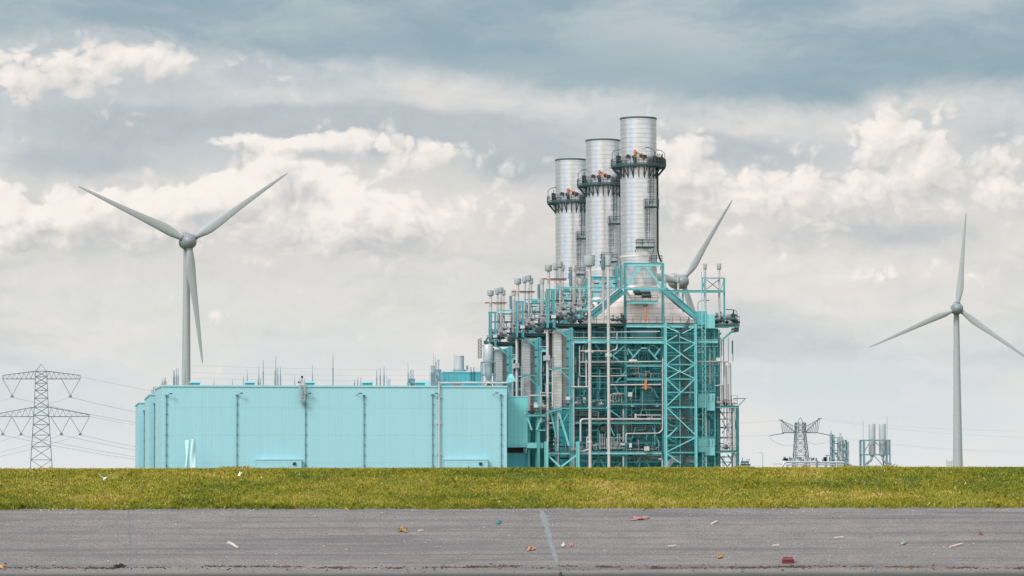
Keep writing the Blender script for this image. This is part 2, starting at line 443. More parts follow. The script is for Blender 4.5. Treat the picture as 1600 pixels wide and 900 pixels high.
# ---- marks and litter on the asphalt
def flat_mat(name, c, rough=.8, var=.3):
    mt, nt, b = new_mat(name); n = noise(nt, 5, 4, .6)
    lnk(nt, mixc(nt, n.outputs['Fac'], mul3(c, 1+var), mul3(c, 1-var)), b.inputs['Base Color']); b.inputs['Roughness'].default_value = rough
    return mt
M['seal'] = flat_mat('bitumen_seal', (.145, .168, .175), var=.55); M['crackseal'] = flat_mat('crack_fill', (.085, .10, .135), var=.5)
def mark(name, pts, mat, label, cat, lift=.004):
    """irregular band on the asphalt: pts = (px, py, width px)"""
    mb = MB(); A = []; B = []
    fine = []
    for (x0, y0, w0), (x1, y1, w1) in zip(pts, pts[1:]):
        for t in np.linspace(0, 1, 7)[:-1]: fine.append((x0+(x1-x0)*t, y0+(y1-y0)*t, w0+(w1-w0)*t))
    fine.append(pts[-1])
    for x, y, w in fine:
        j = rnd.uniform(-.22, .22)*w; k = rnd.uniform(-.22, .22)*w
        A.append(on_slope(x-w/2+j, y, lift)); B.append(on_slope(x+w/2+k, y, lift))
    ia = mb.add(A); ib = mb.add(B)
    for q in range(len(A)-1): mb.f.append((ia[q], ib[q], ib[q+1], ia[q+1]))
    return tag(mb.build(name, mat), label, cat, kind='structure')
mark('repair_strip', [(846, 797, 8), (852, 812, 10), (856, 830, 8), (862, 852, 6), (868, 872, 6.5), (871, 880, 4)], M['seal'], 'pale blue grey repair strip slanting down the asphalt slope', 'repair strip')
mark('crack_line', [(201, 798, 2.2), (203, 815, 1.2), (202, 833, 1.8), (205, 852, 1.0), (204, 872, 1.3), (203, 884, .8)], M['crackseal'], 'thin dark sealed crack running down the left of the slope', 'crack')
mark('crack_line', [(206, 858, .9), (216, 864, .8), (230, 873, .8)], M['crackseal'], 'short branch crack leaving the long crack towards the right', 'crack', .007)
mark('repair_patch', [(317, 799, 4), (318, 810, 3)], M['seal'], 'tiny blue grey patch just under the grass edge', 'patch')

def stick(name, x0, y0, x1, y1, w, mat, label, cat, group=None, h=.05):
    P, Q = on_slope(x0, y0, .04), on_slope(x1, y1, .05); d = Q-P; n = 7; s = mpp(800, 198)*w
    mb = MB(); loops = []
    a = N_SL.cross(d).normalized()
    for k in range(n):
        t = k/(n-1); c = P+d*t+a*rnd.uniform(-.08, .08)*s; ww = s*(1-.35*abs(t-.4))*rnd.uniform(.85, 1.1)/2; hh = h*rnd.uniform(.8, 1.1)
        loops.append([c-a*ww-N_SL*.03, c+a*ww-N_SL*.03, c+a*ww*.9+N_SL*hh, c-a*ww*.9+N_SL*hh])
    mb.loft(loops); return tag(mb.build(name, mat), label, cat, group)
M['drift'] = flat_mat('bleached_wood', (.50, .45, .41), .8, .25)
M['pinkwood'] = flat_mat('pinkish_wood', (.50, .38, .35), .8, .25)
G = 'driftwood sticks on the asphalt'
stick('driftwood_stick', 357, 848, 372, 857, 3.2, M['drift'], 'bleached bent stick lying on the left half of the slope', 'stick', G)
stick('driftwood_stick', 1484, 856, 1504, 851, 3.4, M['pinkwood'], 'pale stick with reddish end lying far right on the slope', 'stick', G)
stick('driftwood_stick', 1112, 820, 1121, 815.5, 2.6, M['drift'], 'short tilted stick high on the slope right of the pink netting', 'stick', G)
stick('driftwood_stick', 1303, 841.5, 1318, 840.5, 2, M['drift'], 'thin level stick on the slope above the red crate', 'stick', G)
stick('driftwood_stick', 1044, 854.5, 1056, 853.8, 2.2, M['drift'], 'pale level stick near the dark streak under the pink netting', 'stick', G)
stick('driftwood_stick', 1207, 853.6, 1218, 853.2, 2, M['drift'], 'short pale level stick up the slope from the red crate', 'stick', G)
stick('driftwood_stick', 653, 831, 661, 830, 1.7, M['drift'], 'tiny pale stick right of the brown green rag', 'stick', G)

def rag(name, x, y, w, h, mat, label, cat='rag', seed=1, grass=False, group=None):
    """crumpled cloth or sheet: a folded grid with thickness"""
    rs = random.Random(seed); s = mpp(800, 198); nx, ny = 9, 7
    N = N_GR if grass else N_SL; c = (on_grass if grass else on_slope)(x, y, .03)
    T = N.cross(L_H).normalized(); mb = MB(); top = []; bot = []
    ph = [rs.uniform(0, 6) for _ in range(6)]
    for j in range(ny):
        for q in range(nx):
            a = (q/(nx-1)-.5)*2; b = (j/(ny-1)-.5)*2
            rr = 1-.35*math.sin(2.3*math.atan2(b, a)+ph[0])-.2*math.sin(5*math.atan2(b, a)+ph[1])
            zz = .11+.07*math.sin(4*a+ph[2])*math.cos(3*b+ph[3])+.04*math.sin(9*a-7*b+ph[4])-.08*(a*a+b*b)
            p = c+L_H*(a*w*s/2*rr)+T*(b*h*s*1.6*rr)+N*max(0.015, zz)
            top.append(p); bot.append(p-N*.012)
    it = mb.add(top); ib = mb.add(bot)
    for j in range(ny-1):
        for q in range(nx-1):
            k = j*nx+q; mb.f.append((it[k], it[k+1], it[k+nx+1], it[k+nx])); mb.f.append((ib[k+nx], ib[k+nx+1], ib[k+1], ib[k]))
    per = [q for q in range(nx)]+[j*nx+nx-1 for j in range(1, ny)]+[(ny-1)*nx+q for q in range(nx-2, -1, -1)]+[j*nx for j in range(ny-2, 0, -1)]
    for a, b in zip(per, per[1:]+per[:1]): mb.f.append((it[b], it[a], ib[a], ib[b]))
    return tag(mb.build(name, mat), label, cat, group)
cl = lambda n, c: flat_mat(n, c, .8, .45)
rag('rag', 629, 828, 15, 7, cl('brown_rag', (.24, .15, .06)), 'crumpled brown green rag on the slope left of the repair strip', seed=3)
rag('plastic_scrap', 778, 817.5, 9, 3, cl('teal_plastic', (.05, .20, .22)), 'small teal plastic scrap high on the slope', 'plastic scrap', seed=4)
rag('netting_heap', 1001, 811, 20, 4, cl('pink_netting', (.33, .17, .155)), 'tangle of pink netting near the top of the slope', 'netting', seed=5)
rag('cardboard_piece', 830, 858, 9, 7, cl('orange_card', (.30, .17, .10)), 'torn orange cardboard piece left of the repair strip', 'cardboard', seed=6)
rag('cardboard_piece', 1124, 870, 11, 5, cl('tan_card', (.30, .17, .08)), 'crumpled tan cardboard piece left of the red crate', 'cardboard', seed=7)
rag('plastic_scrap', 893, 852, 6, 4, cl('salmon_plastic', (.40, .23, .17)), 'small salmon plastic scrap just right of the repair strip', 'plastic scrap', seed=8)
rag('plastic_scrap', 880, 853, 4, 4, cl('white_plastic', (.7, .7, .68)), 'tiny white plastic scrap touching the right of the repair strip', 'plastic scrap', seed=9)
rag('seaweed_clump', 186, 886, 13, 3.5, cl('black_weed', (.015, .014, .012)), 'black seaweed clump on the tide line below the long crack', 'seaweed', seed=10)
rag('plastic_scrap', 375, 742, 5, 4, cl('white_plastic', (.75, .75, .72)), 'white plastic scrap lying in the dike grass', 'plastic scrap', seed=11, grass=True)
rag('plastic_scrap', 1412, 850, 8, 3, cl('green_net', (.20, .26, .23)), 'small grey green plastic scrap left of the far right stick', 'plastic scrap', seed=12)
rag('cardboard_piece', 3, 887, 8, 4, cl('tan_card', (.45, .26, .12)), 'small tan cardboard piece at the left edge on the tide line', 'cardboard', seed=13)
rag('plastic_scrap', 1532, 835, 5, 2.4, cl('red_scrap', (.20, .08, .06)), 'small dark red scrap high on the right of the slope', 'plastic scrap', seed=14)

def crate():
    c = on_slope(1231, 879, .0); th = thing('plastic_crate', c, 'faded red plastic crate lying on the tide line', 'crate')
    X, Yv, Zv = L_H, N_SL.cross(L_H).normalized(), N_SL; s = mpp(800, 197)
    W, Dp, H = 17*s, .42, .24; mb = MB(); t = .03
    def b(x0, x1, y0, y1, z0, z1):
        loops = [[c+X*x0+Yv*y0+Zv*z, c+X*x1+Yv*y0+Zv*z, c+X*x1+Yv*y1+Zv*z, c+X*x0+Yv*y1+Zv*z] for z in (z0, z1)]
        mb.loft(loops)
    b(-W/2, W/2, -Dp/2, Dp/2, -.02, t); b(-W/2, W/2, -Dp/2, -Dp/2+t, t, H); b(-W/2, W/2, Dp/2-t, Dp/2, t, H)
    b(-W/2, -W/2+t, -Dp/2+t, Dp/2-t, t, H); b(W/2-t, W/2, -Dp/2+t, Dp/2-t, t, H)
    mb.build('body', flat_mat('faded_red_plastic', (.16, .03, .038), .5, .3), th)
    mb = MB(); e = .025
    b(-W/2-e, W/2+e, -Dp/2-e, -Dp/2+t, H+.002, H+.05); b(-W/2-e, W/2+e, Dp/2-t, Dp/2+e, H+.002, H+.05)
    b(-W/2-e, -W/2+t, -Dp/2+t, Dp/2-t, H+.002, H+.05); b(W/2-t, W/2+e, -Dp/2+t, Dp/2-t, H+.002, H+.05)
    mb.build('rim', flat_mat('pale_red_plastic', (.30, .12, .13), .5, .3), th)
crate()

def wrack():
    rs = random.Random(5); mb = MB()
    cl_ = [(rs.uniform(-150, 1750), rs.uniform(6, 46), rs.random()) for _ in range(70)]
    for k in range(2600):
        if rs.random() < .86:
            q = rs.choice(cl_); x = q[0]+rs.gauss(0, q[1]*.5); y = 886.3+1.6*math.sin(q[0]*.013)+(q[2]*1.6-.8)+rs.gauss(0, .55)
        else: x = rs.uniform(-150, 1750); y = 888+rs.gauss(0, 2.6)
        c = on_slope(x, y, 0); w = .015+.10*rs.random()**2.2; hh = rs.uniform(.01, .06); dd = rs.uniform(.02, .09)
        T = N_SL.cross(L_H).normalized(); n = 6; lo = []; sk = rs.uniform(-.6, .6)
        for z, f in ((-.01, 1), (hh*.6, .85), (hh, .4)):
            lo.append([c+L_H*(math.cos(6.283*q/n)*w*f*rs.uniform(.5, 1.3)+sk*math.sin(6.283*q/n)*w)+T*(math.sin(6.283*q/n)*dd*f*rs.uniform(.5, 1.3))+N_SL*z for q in range(n)])
        mb.loft(lo)
    mt, nt, b = new_mat('dried_seaweed'); n = noise(nt, .9, 3, .6)
    lnk(nt, ramp(nt, n.outputs['Fac'], [(.3, (.02, .018, .016)), (.55, (.06, .045, .035)), (.72, (.22, .12, .08))]).outputs['Color'], b.inputs['Base Color']); b.inputs['Roughness'].default_value = .9
    tag(mb.build('seaweed', mt), 'dark strand of dried seaweed bits along the tide line', 'seaweed', kind='stuff')
    # scattered pebble sized grit and flotsam on the slope, uncountable
    mb = MB()
    for k in range(230):
        x = rs.uniform(-100, 1700); y = rs.uniform(800, 884) if rs.random() < .6 else rs.uniform(795.5, 799)
        c = on_slope(x, y, 0); w = rs.uniform(.012, .05)
        mb.lathe(c, [(w, -.01), (w*1.1, w*.4), (w*.5, w*.8)], 5)
    mt, nt, b = new_mat('shell_grit'); n = noise(nt, .4, 3, .6)
    lnk(nt, ramp(nt, n.outputs['Fac'], [(.35, (.04, .035, .03)), (.5, (.55, .5, .45)), (.7, (.45, .28, .2))]).outputs['Color'], b.inputs['Base Color'])
    tag(mb.build('gravel', mt), 'scattered shell grit and flotsam crumbs on the asphalt', 'grit', kind='stuff')
wrack()
# dark stub post at the toe
p = on_slope(876, 900, 0)
pt = MB(); pt.lathe(p+Vector((0,0,-.3)), [(.075, 0), (.075, .48), (.06, .52)], 10); tag(pt.build('bollard', M['black'], smooth=True), 'short black stub post at the water edge', 'post')

# ---- gull over the dike
def gull():
    D = 196.0; v = ray(164, 746); c = EYE+v*(D/v.dot(F_H)); s = D/FPX*1.02
    mb = MB()
    # body seen from behind, wings raised in a shallow M: one lofted spanwise skin with a body lathe fused at the middle
    span = [(-10.5, -5.5, .4), (-8.2, -4.6, 1.0), (-5.6, -1.8, 1.6), (-3.4, -.4, 2.0), (-1.5, .9, 2.2), (0, 1.2, 2.3), (1.5, .9, 2.2), (3.4, -.6, 2.0), (5.6, -2.2, 1.6), (8.0, -4.0, 1.0), (9.6, -4.6, .4)]
    loops = []
    for x, y, ch in span:
        o = c+L_H*(x*s)-Vector((0,0,1))*(y*s)
        th = .32*s if abs(x) > 2 else .9*s
        ch = ch*s
        loops.append([o+F_H*ch, o+F_H*ch*.3+Vector((0,0,th)), o-F_H*ch, o+F_H*ch*.3-Vector((0,0,th))])
    mb.loft(loops)
    ax = (F_H*.95+Vector((0,0,.25))+L_H*.2).normalized()
    mb.lathe(c+Vector((0,0,-1.6*s)), [(.05, -6*s), (.9*s, -4.6*s), (.75*s, -3.6*s), (1.5*s, -1.2*s), (1.8*s, .8*s), (1.1*s, 3.2*s), (.9*s, 5.2*s), (.1*s, 5.6*s)], 10, axis=ax)
    tag(mb.build('gull', paint('gull_plumage', (.78, .77, .74), .7, dirt=.1), smooth=True), 'white gull with raised wings flying low over the grass', 'gull')
gull()

# ================================================================== power plant
YF = 622.0                          # plane of the front boiler's steel frame
PITCH_U = 41.5                      # spacing of the three blocks
def S(d=0): return mpp(1000, YF+d)
def jit(): return rnd.uniform(-.03, .03)

def pts_at(pp, d): return [at(x, y, YF+d) for x, y in pp]
def to_ground(p): return Vector((p.x, p.y, GROUND-.2))

class Unit:
    """parts of one structure drawn on planes parallel to the plant's front (d metres behind YF)"""
    def __init__(s, root): s.root = root
    def P(s, x, y, d): return at(x, y, YF+d)
    def col(s, x, y0, y1=None, w=4, d=0, mat='teal', name='column'):
        A = s.P(x, y0, d+jit()); B = to_ground(A) if y1 is None else s.P(x, y1, d)
        B = Vector((A.x, A.y, B.z)); k = w*S(d)
        return MB().hbeam(A, B, k, k*.8).build(name, M[mat], s.root)
    def beam(s, x0, x1, y, h=4, d=0, mat='teal', y1=None, name='beam'):
        A = s.P(x0, y, d+jit()); B = s.P(x1, y if y1 is None else y1, d); B.y = A.y
        if y1 is None: B.z = A.z
        k = h*S(d); return MB().hbeam(A, B, k, k*.55).build(name, M[mat], s.root)
    def brace(s, x0, y0, x1, y1, w=2.5, d=0, mat='teal', name='brace'):
        j = jit(); A = s.P(x0, y0, d+j); B = s.P(x1, y1, d); B.y = A.y
        return MB().bar(A, B, w*S(d), w*S(d)*.5).build(name, M[mat], s.root)
    def dbrace(s, x0, y0, x1, y1, w=2.5, d0=0, d1=0, mat='teal', name='brace'):
        return MB().hbeam(s.P(x0, y0, d0), s.P(x1, y1, d1), w*S(d0), w*S(d0)*.6).build(name, M[mat], s.root)
    def pipe(s, pp, w, d=0, mat='pipe', name='pipe', bend=None, d1=None, flanges=False):
        k = w*S(d)/2
        pts = [s.P(x, y, d) for x, y in pp]
        for p in pts: p.y = YF+d
        mb = MB().tube(pts, k, 10, bend=(k*3.0 if bend is None else bend))
        if flanges:
            for a, b in zip(pts, pts[1:]):
                L = (b-a).length; n = max(1, int(L/4))
                for q in range(1, n+1):
                    c = a.lerp(b, q/(n+1)); e = (b-a).normalized()*.09
                    mb.tube([c-e, c+e], k*1.22, 10)
        return mb.build(name, M[mat], s.root, smooth=True)
    def vpipe(s, x, y0, y1=None, w=3, d=0, mat='pipe', name='pipe', flanges=True):
        A = s.P(x, y0, d); B = to_ground(A) if y1 is None else s.P(x, y1, d); B.x = A.x; B.y = A.y
        k = w*S(d)/2; mb = MB().tube([A, B], k, 12)
        if flanges:
            z = B.z+1.2
            while z < A.z-1:
                mb.tube([Vector((A.x, A.y, z-.06)), Vector((A.x, A.y, z+.06))], k*1.12, 12); z += rnd.uniform(2.2, 2.9)
        return mb.build(name, M[mat], s.root, smooth=True)
    def box(s, x0, x1, y0, y1, d0, d1, mat, name, bev=0):
        A = s.P(x0, y0, d0); B = s.P(x1, y1, d0) if y1 is not None else to_ground(s.P(x1, y0, d0))
        c = ((A.x+B.x)/2, YF+(d0+d1)/2, (A.z+B.z)/2)
        mb = MB().box(c, abs(B.x-A.x), d1-d0, abs(A.z-B.z))
        return mb.build(name, M[mat], s.root)
    def rail(s, x0, x1, y, d=0, h=1.15, mat='galv', name='railing', d1=None, y1=None, t=.07, step=1.4):
        A = s.P(x0, y, d); B = s.P(x1, y if y1 is None else y1, d if d1 is None else d1)
        if y1 is None: B.z = A.z
        mb = MB(); L = (B-A).length; n = max(1, int(L/step))
        for q in range(n+1):
            c = A.lerp(B, q/n); mb.bar(c, c+Vector((0,0,h)), t, t)
        for k in (1, .55): mb.bar(A+Vector((0,0,h*k)), B+Vector((0,0,h*k)), t*.9, t*.8)
        mb.bar(A+Vector((0,0,.08)), B+Vector((0,0,.08)), .16, t*.5)
        return mb.build(name, M[mat], s.root)
    def deck(s, x0, x1, y, d0, d1, t=.14, mat='grate', name='platform'):
        A = s.P(x0, y, d0); B = s.P(x1, y, d0)
        mb = MB(); y0, y1 = YF+d0, YF+d1; n = max(2, int((B.x-A.x)/.30))
        for k in range(n+1):                                  # bearing bars of the open floor grating
            x = A.x+(B.x-A.x)*k/n; mb.box((x, (y0+y1)/2, A.z-.035), .07, y1-y0, .07)
        for y in np.linspace(y0+.06, y1-.06, max(2, int((y1-y0)/1.6)+1)): mb.box(((A.x+B.x)/2, y, A.z-.11), B.x-A.x, .12, .08)
        mb.box(((A.x+B.x)/2, y0-.03, A.z-.06), B.x-A.x, .05, .2)
        return mb.build(name, M[mat], s.root)
    def valve(s, x, y, d, k=1.0, mat='galv'):
        c = s.P(x, y, d); mb = MB()
        mb.lathe(c+Vector((0,0,-.35*k)), [(.12*k,0),(.30*k,.1*k),(.34*k,.35*k),(.2*k,.6*k),(.09*k,.7*k),(.09*k,1.1*k),(.33*k,1.12*k),(.33*k,1.2*k),(.05*k,1.22*k)], 10)
        mb.tube([c+Vector((-.55*k,0,0)), c+Vector((.55*k,0,0))], .16*k, 8)
        return mb.build('valve', M[mat], s.root, smooth=True)
    def jbox(s, x, y, w, h, d, mat='box', name='junction_box'):
        c = s.P(x, y, d); k = S(d); mb = MB().box(c, w*k, .5, h*k)
        mb.box(c+Vector((0,-.27,0)), w*k*.86, .06, h*k*.86)
        mb.bar(c+Vector((0,0,-h*k/2)), c+Vector((0,0,-h*k/2-.5)), .09)
        return mb.build(name, M[mat], s.root)
    def drum(s, x, y, w, h, d, mat='pipe', name='drum'):
        """level vessel with dished ends"""
        c = s.P(x, y, d); k = S(d); r = h*k/2; L = w*k/2; mb = MB()
        mb.lathe(c, [(.1*r,-L-.35*r),(.6*r,-L-.25*r),(.92*r,-L-.08*r),(r,-L+.1*r),(r,L-.1*r),(.92*r,L+.08*r),(.6*r,L+.25*r),(.1*r,L+.35*r)], 16, axis=(1,0,0))
        for q in (-.55, .55): mb.box(c+Vector((q*L,0,-r*1.0)), .25, r*1.2, r*.7)
        return mb.build(name, M[mat], s.root, smooth=True)
    def silencer(s, x, ytop, ybot, w, ypipe, pw, d, mat='pipe_grey'):
        """vent pipe with a drum shaped silencer on top (the drum is its sub-part)"""
        A = s.P(x, ybot, d); B = s.P(x, ypipe, d); B.x = A.x; B.y = A.y; k = S(d)
        st = MB().tube([B, A], pw*k/2, 12)
        z = B.z+1
        while z < A.z-.6: st.tube([Vector((A.x,A.y,z)), Vector((A.x,A.y,z+.1))], pw*k/2*1.12, 12); z += 2.4
        o = st.build('vent_stack', M['pipe'], s.root, smooth=True)
        T = s.P(x, ytop, d); H = T.z-A.z; r = w*k/2
        sl = MB().lathe(A, [(pw*k/2,-.16),(r*.9,-.02),(r,.1),(r,H-.06),(r*1.03,H-.05),(r*1.03,H),(r*.9,H+.01),(r*.85,H-.3)], 18)
        sl.build('silencer', M[mat], o, smooth=True)
        return o
    def lamp(s, x, y, d, side=1, h=3.4):
        c = s.P(x, y, d); mb = MB()
        mb.tube([c, c+Vector((0,0,h)), c+Vector((side*.9,0,h+.35)), c+Vector((side*1.5,0,h+.35))], .055, 6, bend=.5)
        mb.box(c+Vector((side*1.8,0,h+.34)), .75, .28, .16)
        return mb.build('platform_lamp', M['galv'], s.root)
    def ladder(s, x, y0, y1, d, cage=True, mat='galv', w=.62):
        A = s.P(x, y0, d); B = to_ground(A) if y1 is None else s.P(x, y1, d); B.x = A.x; B.y = A.y
        mb = MB()
        for q in (-1, 1): mb.bar(A+Vector((q*w/2,0,0)), B+Vector((q*w/2,0,0)), .08)
        n = int((A.z-B.z)/.45)
        for k in range(n): mb.bar(Vector((A.x-w/2,A.y,B.z+k*.45)), Vector((A.x+w/2,A.y,B.z+k*.45)), .05)
        if cage:
            for k in range(int((A.z-B.z-2)/1.1)):
                z = B.z+2.2+k*1.1
                pp = [Vector((A.x+math.cos(t)*w*.62, A.y-.02-abs(math.sin(t))*.75, z)) for t in np.linspace(0, math.pi, 7)]
                for a, b in zip(pp, pp[1:]): mb.bar(a, b, .07, .05)
            for t in np.linspace(.3, math.pi-.3, 4):
                mb.bar(Vector((A.x+math.cos(t)*w*.62, A.y-.02-math.sin(t)*.75, B.z+2.2)), Vector((A.x+math.cos(t)*w*.62, A.y-.02-math.sin(t)*.75, A.z+.9)), .05)
        return mb.build('ladder', M[mat], s.root)

def boiler_unit():
    base = at(1000, 700, YF); base.z = GROUND
    root = thing('boiler_house', base, 'nearest turquoise steel boiler house with open floors full of silver pipes', 'boiler house', 'boiler houses of the power plant')
    u = Unit(root)
    D = 7.0                                                    # how far the sheeted boiler casing stands behind the frame
    # ---- boiler casing: sheeted box with stiffeners
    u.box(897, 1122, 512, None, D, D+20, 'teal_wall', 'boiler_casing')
    for y in (548, 557, 579, 612, 620, 645, 668, 690, 718): u.beam(899, 1035, y, 2.6, D-.3, 'teal_mid', name='casing_stiffener')
    for x in (930, 958, 986, 1014, 1032): u.col(x, 520, None, 2.4, D-.35, 'teal_mid', name='casing_stiffener')
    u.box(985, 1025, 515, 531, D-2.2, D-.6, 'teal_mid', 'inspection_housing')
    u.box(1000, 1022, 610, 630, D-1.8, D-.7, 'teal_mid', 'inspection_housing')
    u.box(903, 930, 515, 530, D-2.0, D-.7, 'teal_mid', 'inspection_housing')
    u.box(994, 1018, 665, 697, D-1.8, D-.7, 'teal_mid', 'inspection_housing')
    # ---- main columns
    u.col(892, 512, None, 5, 0)
    u.col(977, 503, None, 4, 1.5)
    u.col(934, 544, None, 4, 4.5, 'teal_mid')
    u.col(1036, 500, None, 3.6, 1.2)
    u.col(1116, 505, None, 2.6, .6); u.col(1122, 528, None, 5, 4)
    for x in (892, 977, 1036, 1122): u.col(x+ (0 if x<1000 else 0), 515, None, 5, 24)
    u.col(853.5, 690, None, 5.6, -1.5, 'teal_pale'); u.col(902.5, 690, None, 5.2, -1.6, 'teal_pale')
    u.col(869, 640, None, 4, 1.0); u.col(873, 645, None, 3, 8)
    u.col(1152, 634, None, 4.5, 2); u.col(1144, 630, None, 3, 10)
    # ---- floor beams
    u.beam(893, 1038, 533, 6.5, .05, 'teal_pale'); u.beam(1088, 1122, 533, 6, .05, 'teal_pale')
    u.pipe([(895, 527.5), (1036, 527.5)], 1.3, -.2, 'pipe')
    u.beam(977, 1088, 509, 4.6, -.1, 'teal_pale'); u.beam(1088, 1155, 509.5, 3.4, -.1, 'teal')
    u.beam(851, 978, 507.5, 3.2, -.1, 'dark_teal')
    for y, x0, x1, h in ((571, 978, 1034, 3.6), (592.5, 979, 1034, 3.6), (631, 954, 1034, 3.2), (660.5, 953, 1036, 3.6), (708, 853, 1034, 4), (660.5, 893, 952, 3), (637, 878, 946, 3.6)):
        u.beam(x0, x1, y, h, .1+rnd.uniform(-.05, .05), 'teal_pale' if y in (708, 571) else 'teal')
    u.beam(855, 878, 644, 3.4, .1, 'teal', y1=637.5)
    for y in (557, 575, 587): u.beam(893, 975, y, 2.2, 4.2, 'teal_mid')
    for y in (553, 600, 676): u.beam(895, 1034, y, 2.6, 6.5, 'teal_mid')
    u.beam(1088, 1123, 569, 2.2, .4); u.beam(1088, 1122, 587, 2, .5); u.beam(1117, 1152, 636, 3, .2); u.beam(1117, 1152, 706, 3, .2); u.beam(1088, 1118, 611, 2, .4); u.beam(1088, 1118, 683, 2, .4); u.beam(1125, 1153, 668, 2.4, 6); u.beam(1125, 1153, 684, 2.4, 6)
    # ---- floors
    for x0, x1, y in ((853, 1154, 505.5), (893, 1034, 531), (893, 978, 570), (979, 1034, 591), (878, 1034, 635.2), (893, 1036, 658.5), (853, 1036, 706), (1088, 1152, 634.5), (1088, 1152, 704.5)):
        u.deck(x0, x1, y, .5, D-.4)
    # ---- braces of the front
    for a in ((1000, 546, 986, 562), (1013, 546, 1027, 562), (981, 545, 989, 557), (1031, 545, 1023, 556), (1001, 544, 1011, 544)): u.brace(*a, 2.6, .25)
    for a in ((975, 541, 957, 556), (955, 554, 972, 568), (978, 580, 962, 598), (961, 604, 966, 614)): u.brace(*a, 1.8, .35)
    for a in ((990, 608, 986, 618), (1021, 608, 1028, 622), (1003, 638, 1000, 652), (1008, 638, 1012, 652), (993, 667, 986, 690), (1019, 667, 1031, 697), (930, 719, 924, 731), (938, 717, 945, 731), (1000, 723, 997, 735), (1011, 722, 1016, 735), (970, 722, 962, 735)): u.brace(*a, 2, 2.5, 'teal')
    u.brace(952, 640, 976, 657, 1.8, .3); u.brace(952, 664, 960, 681, 1.8, .3)
    u.brace(855, 711, 875, 729, 2.6, -1.2, 'teal_pale'); u.brace(901, 711, 877, 729, 2.6, -1.2, 'teal_pale')
    u.brace(872, 641, 889, 697, 3.2, .5, 'teal_pale'); u.brace(861, 645, 869, 684, 2.4, .8); u.brace(888, 645, 880, 658, 1.8, .5)
    u.dbrace(868, 512, 891, 530, 3.2, -.3, -.3, 'teal')
    u.brace(873, 575.5, 889, 592, 1.8, -.3, 'teal'); u.beam(865, 890, 575, 2.4, -.2, 'teal'); u.beam(862, 873, 579, 2.2, -.25, 'teal', y1=575.5)
    u.brace(1127, 533, 1150, 512, 3, 1, 'teal_pale'); u.brace(1118, 531, 1127, 520, 2, 2)
    for a in ((1128, 657, 1142, 679), (1142, 657, 1128, 677)): u.brace(*a, 1.3, 3, 'galv')
    for a in ((1093, 548, 1100, 538), (1105, 540, 1114, 551), (1105, 599, 1114, 610), (1091, 650, 1098, 643), (1107, 645, 1114, 655), (1093, 722, 1106, 712), (1092, 665, 1099, 672), (1113, 675, 1106, 682), (1093, 596, 1100, 588)): u.brace(*a, 1.2, .8)
    rq = random.Random(23)
    for x in (906, 917, 945, 965, 993, 1008, 1022): u.col(x, 516, None, 1.8, D-2.2, 'teal_mid', name='inner_post')
    for y in (543, 551, 563, 583, 597, 607, 625, 641, 651, 665, 673, 683, 692, 714, 722): u.beam(895, 1034, y, rq.uniform(1.2, 2.2), D-2.6+rq.uniform(-1.5, 1), rq.choice(['teal_mid', 'teal', 'dark_teal', 'teal_mid']), name='inner_beam')
    for k in range(30):
        x = rq.uniform(897, 1026); y = rq.choice([512, 536, 553, 575, 597, 612, 640, 664, 690, 712]); w = rq.choice([-1, 1])*rq.uniform(7, 15)
        u.brace(x, y, x+w, y+rq.uniform(12, 21), 1.5, D-3.2+rq.uniform(-1.5, 2), rq.choice(['teal', 'teal_mid', 'teal_pale']), 'inner_brace')
    for k in range(28):
        x = rq.uniform(895, 1032); y = rq.uniform(512, 690); u.vpipe(x, y, min(729, y+rq.uniform(14, 60)), rq.uniform(.9, 2.0), D-rq.uniform(1.2, 5.5), rq.choice(['pipe_grey', 'teal', 'galv', 'pipe', 'teal_mid', 'black']), 'riser', flanges=False)
    for k in range(16):
        x = rq.uniform(897, 1000); y = rq.uniform(515, 725); u.pipe([(x, y), (x+rq.uniform(20, 34), y)], rq.uniform(.9, 1.6), D-rq.uniform(2, 6), rq.choice(['pipe_grey', 'pipe', 'teal']), name='cross_pipe')
    for x in (1093, 1098, 1107, 1119): u.col(x, 516, None, 1.4, 4.5, 'teal_mid', name='inner_post')
    for y in (520, 527, 541, 549, 558, 577, 583, 594, 604, 621, 628, 648, 662, 672, 693, 700, 716, 724): u.beam(1088, 1122, y, rq.uniform(1, 1.8), 3.2+rq.uniform(-1.5, 1.5), rq.choice(['teal_mid', 'teal', 'teal_pale', 'pipe_grey']), name='inner_beam')
    for k in range(22):
        x = rq.uniform(1090, 1112); y = rq.choice([515, 541, 577, 600, 645, 665, 690, 714]); u.brace(x, y, x+rq.choice([-1, 1])*rq.uniform(8, 14), y+rq.uniform(12, 22), 1.2, 3+rq.uniform(-1.5, 2), rq.choice(['teal', 'teal_mid', 'teal_pale']), 'inner_brace')
    for k in range(18):
        x = rq.uniform(1090, 1120); y = rq.uniform(515, 690); u.vpipe(x, y, min(729, y+rq.uniform(20, 60)), rq.uniform(.9, 2.0), rq.uniform(1.6, 5.6), rq.choice(['pipe_grey', 'teal', 'galv', 'pipe', 'black']), 'riser', flanges=False)
    for y in (516, 524, 545, 556, 563, 580, 600, 606, 624, 630, 645, 652, 665, 676, 690, 697, 713, 722): u.pipe([(1040, y), (1086, y+rq.uniform(-1, 1))], rq.uniform(.8, 1.8), 1.5+rq.uniform(0, 4.5), rq.choice(['pipe_grey', 'teal', 'pipe', 'galv', 'teal_mid']), name='cross_pipe')
    for k in range(20):
        x = rq.uniform(1042, 1084); y = rq.uniform(512, 690); u.vpipe(x, y, min(729, y+rq.uniform(16, 60)), rq.uniform(.9, 1.8), rq.uniform(1.0, 5.8), rq.choice(['pipe_grey', 'teal', 'galv', 'pipe', 'teal_pale']), 'riser', flanges=False)
